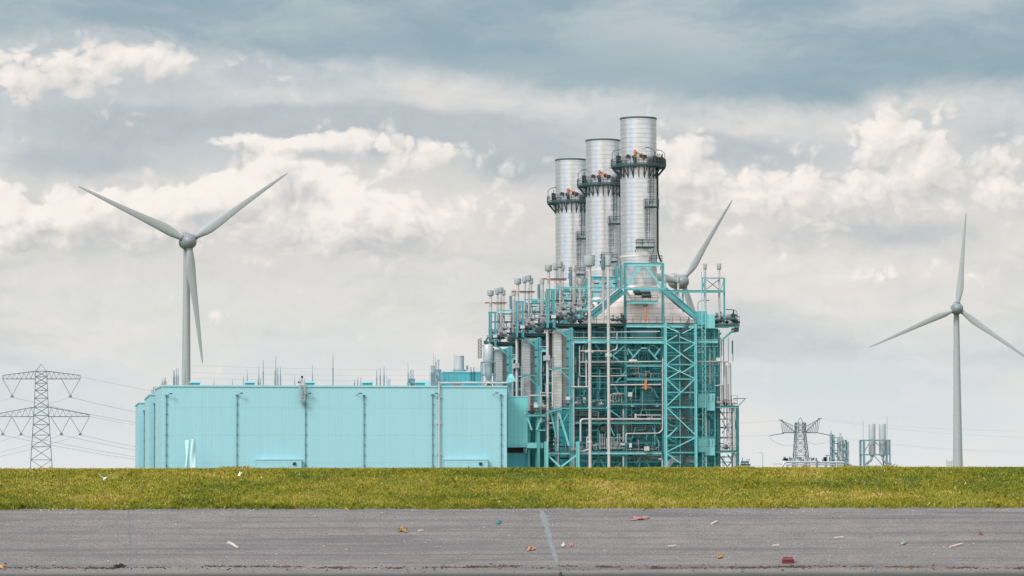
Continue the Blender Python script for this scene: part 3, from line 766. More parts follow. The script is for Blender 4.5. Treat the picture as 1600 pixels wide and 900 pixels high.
    for k in range(14):
        x = rq.uniform(1126, 1148); y = rq.choice([532, 566, 600, 645, 665, 690, 712]); u.vpipe(x, y, min(735, y+rq.uniform(20, 40)), rq.uniform(.8, 1.4), rq.uniform(3, 9), rq.choice(['pipe_grey', 'teal', 'galv', 'teal_mid']), 'riser', flanges=False)
    for y in (645, 655, 693, 714, 722): u.beam(1122, 1152, y, 1.4, 5+rq.uniform(-2, 2), rq.choice(['teal_mid', 'teal', 'dark_teal']), name='inner_beam')
    for a in ((1123, 710, 1137, 730), (1137, 710, 1150, 730), (1150, 710, 1138, 728), (1124, 640, 1134, 655)): u.brace(*a, 1.8, 4, 'teal', 'inner_brace')
    for k in range(46):
        x = rq.uniform(895, 1030); y = rq.choice([512, 520, 537, 548, 560, 576, 596, 606, 618, 640, 650, 664, 672, 684, 694, 712, 720]); w = rq.uniform(6, 30); h = rq.choice([0, 0, 6, 10, -8])
        pp = [(x, y), (min(1034, x+w), y)]
        if h: pp.append((min(1034, x+w), y+h))
        u.pipe(pp, rq.uniform(.8, 1.25), rq.uniform(.5, 4.0), rq.choice(['teal_pale', 'teal', 'pipe', 'pipe_grey', 'teal_pale']), name='tubing', bend=.4)
    for k in range(40):
        x = rq.uniform(895, 1033); y = rq.uniform(512, 700); u.vpipe(x, y, min(729, y+rq.uniform(8, 34)), rq.uniform(.8, 1.3), rq.uniform(.4, 4.0), rq.choice(['teal_pale', 'teal', 'pipe', 'galv', 'black', 'teal_pale']), 'hanger', flanges=False)
    # ---- top frame round the stack foot
    for d in (3.5, 17.5):
        u.col(976.5, 411, 507, 4.2, d); u.col(1035.5, 411, 507, 4.2, d)
        u.beam(975, 1036, 413, 5.4, d, 'teal_pale' if d < 5 else 'teal')
        u.beam(977, 1036, 451.5, 5, d, 'teal')
        for a in ((1001, 416, 979, 447), (1008, 416, 1034, 448)): u.brace(*a, 4, d+.05, 'teal_pale' if d < 5 else 'teal')
    for x in (976.5, 1035.5):
        u.dbrace(x, 413, x, 413, 4, 3.5, 17.5, name='beam') ; u.dbrace(x, 451, x, 451, 4, 3.5, 17.5, name='beam')
    u.col(963, 415, 455, 4, 12, 'teal'); u.col(970, 413, 455, 3, 9, 'teal')
    u.beam(926, 964, 435, 5, 10, 'teal'); u.beam(928, 964, 443, 2, 10, 'dark_teal')
    u.brace(943, 437, 931, 452, 3, 10, 'teal_pale'); u.brace(951, 437, 961, 452, 3, 10, 'teal_pale')
    u.beam(868, 1037, 449.5, 2.6, .2, 'teal_pale'); u.beam(869, 940, 456, 2.8, 5, 'teal'); u.beam(1037, 1132, 455, 4, .2, 'teal')
    u.beam(980, 1028, 472, 4.6, 2.0, 'teal_pale'); u.deck(980, 1028, 470.5, 2.2, 6, mat='grate'); u.rail(980, 1028, 470.5, 2.1)
    u.dbrace(974, 455, 925, 495, 9, 2.0, 2.0, 'teal'); u.dbrace(971, 451, 924, 489, 4.5, 7.5, 7.5, 'teal')
    u.dbrace(1038, 452, 1089, 496, 9, 2.0, 2.0, 'teal'); u.brace(1037, 460, 1083, 497, 2, 8, 'dark_teal')
    # ---- hood: from the boiler roof up to the stack foot
    c0 = [u.P(x, 505, d) for x, d in ((912, 5.5), (1086, 5.5), (1086, 27), (912, 27))]
    cx, cy = u.P(998, 447, 10.5).x, YF+10.5; z1 = u.P(998, 448, 10.5).z; r = 28.8*S(10.5)
    n = 48; lo = []
    for t in np.linspace(0, 1, 9):
        ring = []
        for k in range(n):
            a = 2*math.pi*k/n+math.pi/4; ca, sa = math.cos(a), math.sin(a)
            q = max(abs(ca), abs(sa)); xs, ys = ca/q, sa/q
            hx = (c0[1].x-c0[0].x)/2; mx = (c0[1].x+c0[0].x)/2; my = (c0[0].y+c0[2].y)/2; hy = (c0[2].y-c0[0].y)/2
            bx, by = mx+xs*hx, my+ys*hy; tx, ty = cx+ca*r*1.04, cy+sa*r*1.04
            e = t*.95+.05*t*t
            ring.append((bx*(1-e)+tx*e, by*(1-e)+ty*e, c0[0].z*(1-t)+z1*t))
        lo.append(ring)
    MB().loft(lo).build('hood', M['hood'], root, smooth=True)
    # ---- top deck machinery
    for x in (855.5, 865.5): u.col(x, 452, 512, 3.4, -.6, 'teal')
    u.beam(853, 868, 453, 3, -.5); u.beam(853, 868, 484, 2.4, -.5); u.col(872, 457, 505, 2, 7); u.col(908, 457, 505, 2.4, 6); u.beam(853, 905, 470, 2, 5, 'dark_teal')
    u.silencer(857, 414, 423, 11.6, 506, 5.0, .5); u.silencer(868, 411, 421, 8.5, 506, 4, 6.5); u.silencer(875.2, 409, 417.5, 8.6, 498, 3.6, 1.5); u.silencer(879, 413.5, 422.5, 6.5, 500, 3, 7)
    u.silencer(891.5, 424, 446, 5, 500, 3.4, 8, 'blue_steel'); u.silencer(897, 414.5, 423, 8, 500, 6.5, 4.5, 'pipe'); u.silencer(906, 436, 446, 9, 504, 7, 5, 'pipe')
    u.box(848, 886, 434.8, 436.4, 1.0, 2.4, 'dark_teal', 'walkway'); u.beam(847, 861, 436.4, 1.6, -.2, 'orange', name='crane_rail'); u.beam(861, 884, 438, 1.4, .4, 'orange', name='crane_rail')
    u.drum(878, 491, 13, 11, 3, 'pipe'); u.jbox(865, 495, 7, 5, -.8, 'white'); u.drum(893, 496, 12, 7, 6.5, 'pipe_grey'); u.jbox(911, 490, 5, 10, 4, 'box'); u.drum(905, 484, 8, 6, 3, 'pipe_grey'); u.box(869, 878, 478, 489, 6, 9, 'box', 'cabinet'); u.box(899, 916, 462, 476, 7.5, 10, 'teal', 'cabinet'); u.box(905, 915, 476, 489, 5, 8, 'teal_mid', 'cabinet')
    u.rail(851, 978, 506, -.3, 1.5, 'galv'); u.rail(851, 978, 506, 8, 1.5, 'galv'); u.rail(977, 1088, 505.5, -.2, 1.3); u.rail(1040, 1088, 505.5, 8, 1.3); u.rail(869, 918, 470, 5, 1.2)
    u.box(851, 930, 508.5, 511, .3, 8, 'dark_teal', 'cable_tray')
    rs = random.Random(11)
    for k in range(34):
        x = rs.uniform(856, 918); y = 503-abs(rs.gauss(0, 11)); d = rs.uniform(.6, 7.5)
        u.valve(x, y, d, rs.uniform(.8, 1.6), rs.choice(['galv', 'galv', 'dark_teal', 'black', 'pipe_grey', 'teal']))
    for k in range(22):
        x = rs.uniform(858, 916); y = rs.uniform(462, 500); w = rs.uniform(4, 14); d = rs.uniform(.5, 7.5)
        pp = [(x, y), (x+w, y), (x+w, y+rs.choice([-1, 1])*rs.uniform(4, 12))]
        u.pipe(pp, rs.uniform(1.0, 2.2), d, rs.choice(['galv', 'pipe', 'pipe_grey', 'dark_teal', 'pipe']), name='small_pipe')
    for k in range(9):
        x = 951+rs.uniform(0, 24); u.valve(x, 503-rs.random()*5, rs.uniform(.3, 3), rs.uniform(.7, 1.3), 'galv')
    for k in range(26):
        x = rs.uniform(852, 888); y = rs.choice([520, 548, 585, 610, 636, 660, 690]); u.vpipe(x, y, min(729, y+rs.uniform(18, 50)), rs.uniform(.8, 1.9), rs.uniform(5, 16), rs.choice(['pipe_grey', 'teal', 'galv', 'pipe', 'teal_mid', 'black']), 'riser', flanges=False)
    for y in (528, 545, 560, 585, 600, 618, 632, 650, 668, 684, 698, 716): u.beam(850, 893, y, rs.uniform(1.4, 2.8), rs.uniform(8, 16), rs.choice(['teal', 'teal_mid', 'dark_teal']), name='inner_beam')
    for k in range(12):
        x = rs.uniform(852, 880); y = rs.choice([655, 670, 690, 704]); u.valve(x, y, rs.uniform(1, 9), rs.uniform(.8, 1.5), rs.choice(['galv', 'pipe_grey', 'black', 'teal']))
    # machinery under the lower stack beam, orange hoist
    u.drum(1004, 458, 24, 6, 2.5, 'black', 'hoist'); u.drum(1010, 462, 14, 6, 1.8, 'galv', 'hoist'); u.drum(995, 456, 10, 5, 3.2, 'dark_teal', 'hoist')
    u.pipe([(1008.5, 476), (1008.5, 503)], 3.8, 1.5, 'orange', 'chute'); u.jbox(1008.5, 477, 7, 3, 1.4, 'galv')
    u.brace(1001, 606, 1009, 603.5, 1.4, -.6, 'red', 'crane_arm'); u.brace(1009, 603.5, 1019, 606, 1.4, -.6, 'red', 'crane_arm')
    mb = MB().bar(u.P(1008.7, 593, -.7), u.P(1008.7, 609, -.7), 3.2*S(), .5); mb.bar(u.P(1005, 606.5, -.7), u.P(1013, 604, -.7), 1.4*S(), .3); mb.build('crane_head', M['orange'], root)
    # ---- silver ducts and standpipes at the left end
    u.box(866, 877.6, 518, 641, 1.0, 4.5, 'duct', 'flue_duct'); u.box(879.5, 885.5, 520, 640, 3.0, 6, 'duct', 'flue_duct')
    u.vpipe(855.5, 515, 690, 4.6, 2, 'pipe'); u.box(852, 859.5, 555, 563, .6, 3.4, 'pipe_grey', 'expansion_joint')
    u.vpipe(896.3, 535, None, 1.8, -.2, 'pipe', flanges=False); u.vpipe(863.5, 580, 636, 2.2, .2, 'pipe'); u.vpipe(872, 645, None, 1.5, -.4, 'pipe'); u.vpipe(889.5, 516, 690, 1.3, .9, 'pipe_grey', flanges=False)
    u.vpipe(862, 516, 560, 2, 5, 'black', flanges=False); u.box(858.5, 862, 520, 560, 4, 5, 'black', 'cable_tray')
    # ---- silver pipes across the front
    for pp, w, d in (([(893, 604.5), (920, 604.5)], 2.6, -.4), ([(905, 566), (1033, 565)], 2.0, -.5), ([(907, 548.5), (958, 548.5)], 2.4, .6), ([(905.5, 540), (905.5, 588), (975, 588)], 1.8, .5), ([(911, 540), (911, 566)], 1.4, .8), ([(916, 562), (916, 604)], 2.4, .2),
                     ([(953, 519), (1031, 518)], 1.8, -.5), ([(964, 518), (964, 546), (956, 548)], 2.6, .3), ([(950, 601.5), (1033, 601)], 2.6, -.5), ([(952, 587), (979, 587)], 1.8, .2),
                     ([(907, 690), (907, 655), (946, 655)], 3.4, -.3), ([(946, 655), (1033, 655)], 3.2, -.3), ([(993, 648.6), (1033, 648.6)], 1.8, .1),
                     ([(978, 692), (978, 677.5), (1030, 677), (1035.5, 671), (1035.5, 560)], 2.2, -.6), ([(982.5, 702), (1026, 702)], 2.4, .2), ([(1029, 717.5), (1035, 717.5), (1035, 738)], 2.6, -.6),
                     ([(917, 700), (917, 683), (921, 683)], 2.2, -.6), ([(891, 702), (902, 702), (908, 706), (920, 702)], 3.2, -.8), ([(974, 640), (974, 690)], 2.6, .4), ([(974, 712), (974, 737)], 2.6, .4),
                     ([(904, 590), (904, 605)], 2, .3), ([(899, 516), (899, 530)], 1.6, 3), ([(912, 516), (912, 530)], 1.6, 3), ([(892, 519), (915, 519)], 1.6, 2.2)):
        u.pipe(pp, w, d, 'pipe')
    for k, y in enumerate((641.5, 644.5, 648)): u.pipe([(899, y), (921+k*3, y), (935, y+2), (935-k*1.5, y+14)], 1.1, 2+.3*k, 'pipe_grey', name='small_pipe')
    for k, y in enumerate((665.5, 668, 670.5, 673.5)): u.pipe([(938+k, 668+k*2), (948, y), (1033, y), (1088, y)], 1.1, 3+.3*k, 'pipe_grey', name='small_pipe')
    for k, y in enumerate((712, 714.5, 717, 720)): u.pipe([(985+k*2, y-6), (990+k*2, y), (1033, y), (1045-k*2, y-12)], 1.1, 3.2+.3*k, 'pipe_grey', name='small_pipe')
    # upright manifolds
    for x in (937.5, 941, 944.5, 948, 956, 959.5, 962.5, 965.5, 968.5): u.pipe([(x, 702), (x, rs.uniform(676, 690))], 1.6, 1.0, rs.choice(['pipe', 'pipe_grey', 'pipe']), name='manifold_pipe'); 
    u.pipe([(936, 700.5), (976, 700.5)], 2.2, 1.1, 'pipe_grey', name='manifold_pipe')
    for x in (954, 958, 962, 967, 971): u.pipe([(x, 630), (x, rs.uniform(612, 618)), (x+4, 615)], 1.4, 1.5, 'pipe', name='manifold_pipe')
    u.drum(965, 615.5, 13, 3.4, 1.2, 'pipe'); u.jbox(984.5, 616.5, 6.5, 7, -.3, 'box'); u.jbox(887.5, 622.5, 6.5, 5, -.4, 'white'); u.jbox(985, 696, 4, 7, -.4, 'white'); u.jbox(1010.5, 701, 8, 7, -.6, 'box'); u.jbox(972.5, 694, 7, 4, -.5, 'pipe'); u.drum(913, 624, 3, 8, 2, 'pipe'); u.jbox(1122.5, 562, 7, 6, -.4, 'white'); u.jbox(921, 549, 13, 3.4, -1.0, 'white'); u.jbox(950.5, 555, 9, 6, -1.0, 'white')
    u.drum(989, 564, 12, 5, -.3, 'pipe'); u.jbox(993, 650, 3, 7, -.2, 'pipe')
    for pp in ((988, 634.3, 5), (1027, 634.3, 5)): c = u.P(pp[0], pp[1], .3); MB().box(c, pp[2]*S(), .3, .16).build('strip_light', M['white'], root)
    # clutter on the open floors: valves, small pipes, boxes
    for (x0, x1, y, n, h) in ((900, 945, 634, 10, 12), (955, 977, 634, 5, 9), (984, 1032, 657, 14, 9), (984, 1032, 590, 12, 10), (900, 950, 703, 10, 9), (984, 1030, 704, 10, 9), (897, 972, 569, 8, 9), (1090, 1140, 633, 8, 12), (1092, 1145, 703, 9, 10)):
        for k in range(n):
            x = rs.uniform(x0, x1); d = rs.uniform(1, D-1.6)
            if rs.random() < .45: u.valve(x, y-2-rs.random()*3, d, rs.uniform(.7, 1.3), rs.choice(['galv', 'pipe_grey', 'dark_teal', 'black', 'pipe']))
            else:
                w = rs.uniform(3, 10); u.pipe([(x, y-.5), (x, y-rs.uniform(3, h)), (x+rs.choice([-1, 1])*w, y-rs.uniform(3, h))], rs.uniform(.9, 1.9), d, rs.choice(['pipe', 'pipe_grey', 'galv', 'teal', 'pipe']), name='service_pipe')
    for x0, x1, y, d in ((878, 950, 636, 0), (953, 1034, 630, 0), (980, 1034, 591, 0), (893, 977, 570, 3.9), (893, 1036, 659, 0), (853, 905, 706.5, -1.0), (905, 1036, 706.5, 0), (1118, 1152, 635, .1), (1118, 1152, 705, .1)): u.rail(x0, x1, y, d, 1.15)
    # upper floor bays: hanging pipe loops on the dark casing
    for k in range(16):
        x = rs.uniform(900, 1028); y = rs.choice([540, 552, 575, 607, 642, 672, 716]); d = rs.uniform(3.5, D-1.2)
        u.pipe([(x, y), (x+rs.uniform(5, 26), y), (x+rs.uniform(5, 26), y+rs.uniform(5, 16))], rs.uniform(1, 2), d, rs.choice(['pipe_grey', 'teal', 'teal', 'galv', 'pipe']), name='hanging_pipe', bend=.6)
    # ---- right end: cabinets, lattice ladder column, deck end with drum
    u.box(1090, 1105, 486, 507.5, -.4, 3, 'teal', 'switch_cabinet'); u.box(1103, 1117, 491.5, 513, -1.2, 2.4, 'teal_pale', 'switch_cabinet')
    for y0, y1, y2 in ((615, 637, 641.5), (685, 706.5, 711.5)):
        u.box(1091, 1104, y0, y1, -.4, 3, 'teal_pale', 'switch_cabinet')
        a = u.box(1104.4, 1117, y0, y2, -.7, 2.7, 'teal_pale', 'switch_cabinet')
        for x in (1108, 1113.5):
            c = u.P(x, y0+6.5, -.75); MB().box(c, .16, .08, .9).build('louvre', M['blue_steel'], a)
        c = u.P(1110.7, y0+12.5, -.73); MB().box(c, 1.45, .04, .06).build('louvre', M['blue_steel'], a)
        c = u.P(1097.5, y0+12.5, -.43); MB().box(c, 1.4, .04, .05).build('louvre', M['blue_steel'], a)
    mb = MB(); A = u.P(1099, 425, -1.6); B = to_ground(A)
    for q in (-.33, .33): mb.bar(A+Vector((q,0,0)), Vector((B.x+q, B.y, B.z)), .13)
    k = 0; z = B.z
    while z < u.P(1099, 516, -1.6).z: mb.bar(Vector((A.x-.33, A.y, z)), Vector((A.x+.33, A.y, z+.55)), .09); mb.bar(Vector((A.x+.33, A.y, z+.55)), Vector((A.x-.33, A.y, z+1.1)), .09); z += 1.1
    mb.build('lattice_mast', M['teal_pale'], root)
    u.silencer(1101.5, 412, 420.5, 5.6, 500, 4, 1.0); u.silencer(1123.5, 412, 420.5, 6.8, 505, 3.6, 1.0)
    u.col(1131.5, 434, 505, 2.6, .5); u.col(1097.5, 434, 458, 1.6, .5); u.beam(1097, 1132, 434.5, 1.8, .5); u.brace(1104, 437, 1123, 452, 1, .6, 'galv'); u.brace(1123, 437, 1104, 452, 1, .6, 'galv'); u.brace(1126, 455, 1131, 437, 1.2, .6); u.brace(1097, 455, 1101, 436, 1.2, .6)
    u.col(1067, 457, 480, 1.2, 8, 'teal')
    u.deck(1117, 1155, 507, -1.0, 9); u.rail(1117, 1155, 506.6, -1.0, 1.6, t=.09); u.rail(1155, 1155, 506.6, -1, 1.6, d1=9, t=.09)
    u.drum(1133, 495, 15, 10, 2, 'tank'); u.drum(1147, 497, 4, 12, 3.4, 'tank')
    for k in range(16): u.valve(rs.uniform(1119, 1153), 504-abs(rs.gauss(0, 5)), rs.uniform(-.5, 6), rs.uniform(.8, 1.4), rs.choice(['galv', 'black', 'dark_teal', 'pipe_grey']))
    for k in range(6): x = rs.uniform(1119, 1150); u.pipe([(x, 505), (x, rs.uniform(484, 496)), (x+rs.uniform(-5, 5), 490)], 1.3, rs.uniform(0, 5), rs.choice(['galv', 'pipe_grey', 'black']), name='small_pipe')
    u.lamp(1090.5, 485, 1, 1, 1.6); u.lamp(1152, 506, 1, -1, 2.4)
    for k in range(3): u.rail(1143, 1154, 515.5+k*2.4, .5+k, .25, 'black', t=.1, y1=513.5+k*2.4, name='stair_flight')
    for x, y0, y1, w, m_ in ((1126.5, 527, 640, 1.5, 'pipe_grey'), (1130.6, 527, 640, 1.5, 'red'), (1137.8, 527, 565, .9, 'galv'), (1128, 600, 635, 3, 'pipe'), (1133.4, 566, 636, 1.3, 'pipe_grey'), (1139.5, 567, 703, 2.8, 'pipe'), (1141.9, 568, 640, 1, 'galv'), (1135.5, 571, 703, 2, 'pipe_grey'), (1146.6, 628, None, 4.4, 'pipe'), (1131, 640, 703, 1.6, 'pipe_grey'), (1109, 545, 600, 3, 'pipe'), (1103, 655, None, 3.6, 'pipe_grey')):
        u.vpipe(x, y0, y1, w, 1+rnd.uniform(-.8, .8), m_, flanges=w > 2)
    u.pipe([(1088, 565), (1132, 565), (1139.5, 565), (1139.5, 572)], 2.6, .2, 'pipe'); u.pipe([(1088, 550.5), (1100, 550.5)], 2.2, .4, 'pipe'); u.pipe([(1036, 654), (1100, 655), (1104, 660)], 2.4, 3, 'pipe'); u.pipe([(1117, 603), (1131, 601)], 2, .2, 'pipe')
    u.beam(1146, 1166, 622.6, 1.4, 1.5, 'blue_steel', name='crane_arm'); u.brace(1164, 623.5, 1153, 635, 1.4, 1.5, 'blue_steel', 'crane_arm')
    u.jbox(1134, 692, 7, 6, 1, 'white'); u.jbox(1151, 664, 3.4, 14, 2.6, 'teal_mid', 'cabinet'); u.rail(1143, 1152, 631, 2, 1.6)
    return root
unit1 = boiler_unit()

def place_copy(src, dy, label, dx=0, dz=0):
    c = copy_tree(src); c.location = Vector(src.location)+Vector((dx, dy, dz)); c['label'] = label; return c
unit2 = place_copy(unit1, PITCH_U, 'middle boiler house in the row, its left end showing behind the nearest one')
unit3 = place_copy(unit1, 2*PITCH_U, 'farthest boiler house, its left end showing just above the roof of the turbine hall')

# ---- chimneys
def chimney():
    d = 10.5; base = at(998.3, 447, YF+d); X, Yc = base.x, base.y
    zt = at(998.3, 185, YF+d).z; zb = at(998.3, 449, YF+d).z; r = 28.4*S(d)
    root = thing('chimney', (X, Yc, zb), 'tallest nearest silver chimney with a ring platform', 'chimney', 'silver chimneys of the power plant')
    u = Unit(root)
    def z_of(y): return at(998.3, y, YF+d).z
    prof = [(r*1.0, zb)]
    z = zb
    band = .88
    z0 = math.ceil(zb/band)*band
    z = z0
    while z < zt-.3:
        prof += [(r, z-.05), (r+.035, z-.04), (r+.035, z+.05), (r, z+.06)]; z += band
    prof += [(r, zt-.25), (r+.06, zt-.24), (r+.06, zt), (r-.12, zt), (r-.14, zt-3)]
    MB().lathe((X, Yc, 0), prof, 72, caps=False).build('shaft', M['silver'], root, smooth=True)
    MB().lathe((X, Yc, 0), [(r+.07, zt-.3), (r+.09, zt-.29), (r+.09, zt+.03), (r-.02, zt+.03)], 72, caps=False).build('top_rim', M['galv'], root)
    def ring_platform(y, ro, name, a0=0, a1=2*math.pi, ri=None, rail=1.25):
        z = z_of(y); ri = ri or r+.02; n = 40; full = a1-a0 > 6.2
        ang = [a0+(a1-a0)*k/n for k in range(n+1)]
        mb = MB(); pl = []
        for rr, zz in ((ri, z), (ro, z), (ro, z-.34), (ri, z-.2)):
            pl.append(mb.add([(X+rr*math.cos(a), Yc+rr*math.sin(a), zz) for a in ang]))
        for A, B in zip(pl, pl[1:]+pl[:1]):
            for k in range(n): mb.f.append((A[k], B[k], B[k+1], A[k+1]))
        p = mb.build(name, M['dark_teal'], root)
        mb = MB()
        m_ = n if full else n+1
        for k in range(m_):
            a = ang[k]; q = Vector((X+ro*math.cos(a), Yc+ro*math.sin(a), z)); mb.bar(q, q+Vector((0,0,rail)), .09)
        for h in (rail, rail*.6, .15):
            pp = [Vector((X+ro*math.cos(a), Yc+ro*math.sin(a), z+h)) for a in ang]
            for a, b in zip(pp, pp[1:]): mb.bar(a, b, .09 if h > .2 else .2, .06)
        mb.build('railing', M['galv'], p)
        return z
    ro = 43*S(d)
    z = ring_platform(260, ro, 'ring_platform', 0, 2*math.pi)
    for k in range(20):
        a = 2*math.pi*(k+.5)/20; e = Vector((math.cos(a), math.sin(a), 0)); c = Vector((X, Yc, z-.4))
        MB().bar(c+e*(r+.02)+Vector((0,0,-1.9)), c+e*ro*.96, .16, .16).bar(c+e*(r+.08)+Vector((0,0,-2.1)), c+e*(r+.08), .14, .14).build('bracket', M['galv'], root)
    for a, sd in ((math.pi*1.0, 1), (-.05, -1), (-1.1, -1)):
        q = Vector((X+(ro-.15)*math.cos(a), Yc+(ro-.15)*math.sin(a), z)); mb = MB()
        mb.tube([q, q+Vector((0,0,2.6)), q+Vector((sd*.7,0,3.1)), q+Vector((sd*1.3,0,3.2))], .06, 6, bend=.5); mb.box(q+Vector((sd*1.5,0,3.2)), .7, .25, .15)
        mb.build('platform_lamp', M['galv'], root)
    rs = random.Random(2)
    for a in (-2.75, -2.6, -1.0, -.85, -.75, -.65, -.5, -.2, .0, -1.9):
        q = Vector((X+(r+1.1)*math.cos(a), Yc+(r+1.1)*math.sin(a), z)); hh = rs.uniform(.9, 1.9)
        MB().box(q+Vector((0,0,hh/2)), rs.uniform(.4, .8), .5, hh).tube([q+Vector((0,0,hh)), q+Vector((.1,0,hh+.7))], .07, 6).build('analyser_box', M['black'], root)
    # sampling ports and orange davit above the platform
    for x, y in ((991.5, 248.5), (1002, 246), (984, 247), (1007, 248)):
        a = math.asin(max(-.95, min(.95, (at(x, y, YF+d-r).x-X)/r))); e = Vector((math.sin(a), -math.cos(a), 0)); q = Vector((X, Yc, z_of(y)))+e*r
        MB().lathe(q-e*.05, [(.28, 0), (.28, .35), (.42, .36), (.42, .5), (.1, .52)], 12, axis=e).build('sampling_port', M['black'], root)
    q = at(992, 246, YF+d-r-.5); mb = MB().bar(q, q+Vector((0,0,1.5)), .34, .3); mb.bar(q+Vector((0,0,1.1)), q+Vector((1.5,0,.55)), .2, .2); mb.bar(q+Vector((-.35,0,.9)), q+Vector((.4,0,1.0)), .3, .2); mb.bar(q+Vector((1.5,0,.55)), q+Vector((1.5,0,.1)), .1); mb.box(q+Vector((0,.2,-1.0)), .2, .2, 2.0)
    mb.build('davit', M['orange'], root)
    # ladders and rest platforms down the right flank
    u.d0 = d
    dl = d-r*.72
    u.ladder(1018, 262, 318, d-r*.78-.4); u.ladder(1012, 316, 378, d-r*.9-.5)
    def rest(x0, x1, y, dd, nm='rest_platform'):
        A = at(x0, y, YF+dd); B = at(x1, y, YF+dd); c = (A+B)/2
        p = MB().box((c.x, YF+dd+.7, c.z-.12), B.x-A.x, 2.0, .24).build(nm, M['dark_teal'], root)
        mb = MB(); y0, y1 = YF+dd-.3, YF+dd+1.7; z = c.z
        n = max(2, int((B.x-A.x)/1.0))
        for k in range(n+1):
            x = A.x+(B.x-A.x)*k/n; mb.bar((x, y0, z), (x, y0, z+1.3), .09)
        for h in (1.3, .75): mb.bar((A.x, y0, z+h), (B.x, y0, z+h), .09); mb.bar((A.x, y0, z+h), (A.x, y1, z+h), .08); mb.bar((B.x, y0, z+h), (B.x, y1, z+h), .08)
        mb.bar((A.x, y0, z-.2), (A.x, y1+.5, z-1.3), .1); mb.bar((B.x, y0, z-.2), (B.x, y1, z-1.3), .1)
        mb.build('railing', M['galv'], p)
        return p
    rest(1008.5, 1029, 322, d-r*.86-.9); rest(994.5, 1022, 385, d-r*.98-1.2); rest(1017, 1034, 410, d-r*.7-.6)
    A = at(1027.4, 262, YF+d-.6); B = at(1027.4, 396, YF+d-.6); C = at(1033, 409, YF+d-.6); B.x = A.x; A.y = B.y = C.y
    MB().tube([A, B, C], 1.4*S(d), 8, bend=1).tube([A+Vector((-.75,-.5,0)), B+Vector((-.75,-.5,0))], .12, 6).build('cable_riser', M['black'], root)
    q = at(1003, 376, YF+d-r-1.4); MB().box(q+Vector((0,.4,0)), 1.5, .6, .9).build('analyser_box', M['pipe_grey'], root)
    for y in (401,):
        zz = z_of(y); MB().lathe((X, Yc, 0), [(r+.01, zz-.25), (r+.13, zz-.24), (r+.13, zz+.1), (r+.01, zz+.11)], 72, caps=False).build('stiffening_ring', M['hood'], root, smooth=True)
    return root
ch1 = chimney()
place_copy(ch1, PITCH_U, 'middle silver chimney of the three, partly behind the tallest one')
place_copy(ch1, 2*PITCH_U, 'leftmost and lowest looking silver chimney standing farthest back')

# ---- two tall vent pipes standing free before the nearest boiler house
def vent_pipe(x, ytop, ycap, wcap, wp, yb, label, second=None):
    d = -3.2; A = at(x, ycap, YF+d); root = thing('vent_pipe', (A.x, A.y, GROUND), label, 'vent pipe', 'tall vent pipes on the plant front')
    u = Unit(root); k = S(d)
    zb = GROUND if yb is None else at(x, yb, YF+d).z
    mb = MB().tube([(A.x, A.y, GROUND-.2), (A.x, A.y, A.z)], wp*k/2, 16); z = zb+1
    while z < A.z-.5: mb.tube([(A.x, A.y, z-.05), (A.x, A.y, z+.05)], wp*k/2*1.07, 16); z += 1.55
    mb.build('pipe', M['pipe'], root, smooth=True)
    T = at(x, ytop, YF+d); H = T.z-A.z; r = wcap*k/2
    cp = MB().lathe(A, [(wp*k/2,-.25),(r*.93,-.02),(r,.12),(r,H-.08),(r*1.03,H-.07),(r*1.03,H),(r*.92,H+.01),(r*.9,H-.4)], 24).build('silencer', M['tank'], root, smooth=True)
    for y in (449.5, 533, 548 if x < 940 else 555, 637, 708 if x > 940 else 690):
        c = at(x, y, YF+d); c.x = A.x; c.y = A.y
        MB().tube([c-Vector((0,0,.18)), c+Vector((0,0,.18))], wp*k/2*1.22, 14).bar(c+Vector((0,.3,0)), c+Vector((0,2.9,0)), .22).build('clamp', M['teal_pale'] if y in (449.5,533,637) else M['white'], root)
    if second:
        x2, y0, y1, w2 = second; B = at(x2, y1, YF+d+1.8); r2 = w2*k/2; T2 = at(x2, y0, YF+d+1.8); H2 = T2.z-B.z; E = at(x2, 500, YF+d+1.8)
        p2 = MB().tube([(B.x, B.y, E.z), (B.x, B.y, B.z), ], r2*.55, 12).bar((B.x, B.y, E.z+.5), (A.x, A.y, E.z+.5), .25).build('side_pipe', M['pipe'], root, smooth=True)
        MB().lathe(B, [(r2*.5,-.02),(r2*.96,.3),(r2,.4),(r2,H2-.08),(r2*1.04,H2),(r2*.9,H2-.3)], 20).build('silencer', M['blue_steel'], p2, smooth=True)
        hb = MB().tube([T2+Vector((-.3,0,-.6)), T2+Vector((-.3,0,1.0)), T+Vector((.9,0,.3)), T+Vector((.9,0,-.3))], .05, 6, bend=.2); hb.build('lifting_frame', M['galv'], root)
    return root
vent_pipe(921, 399, 415, 17.4, 5.2, 702, 'tall silver vent pipe with the wide drum cap, left of its thinner twin')
vent_pipe(950.3, 398, 415, 9.4, 5.0, None, 'tall silver vent pipe with narrow cap and a second blue grey cap beside it', (942.5, 402, 422, 6.6))

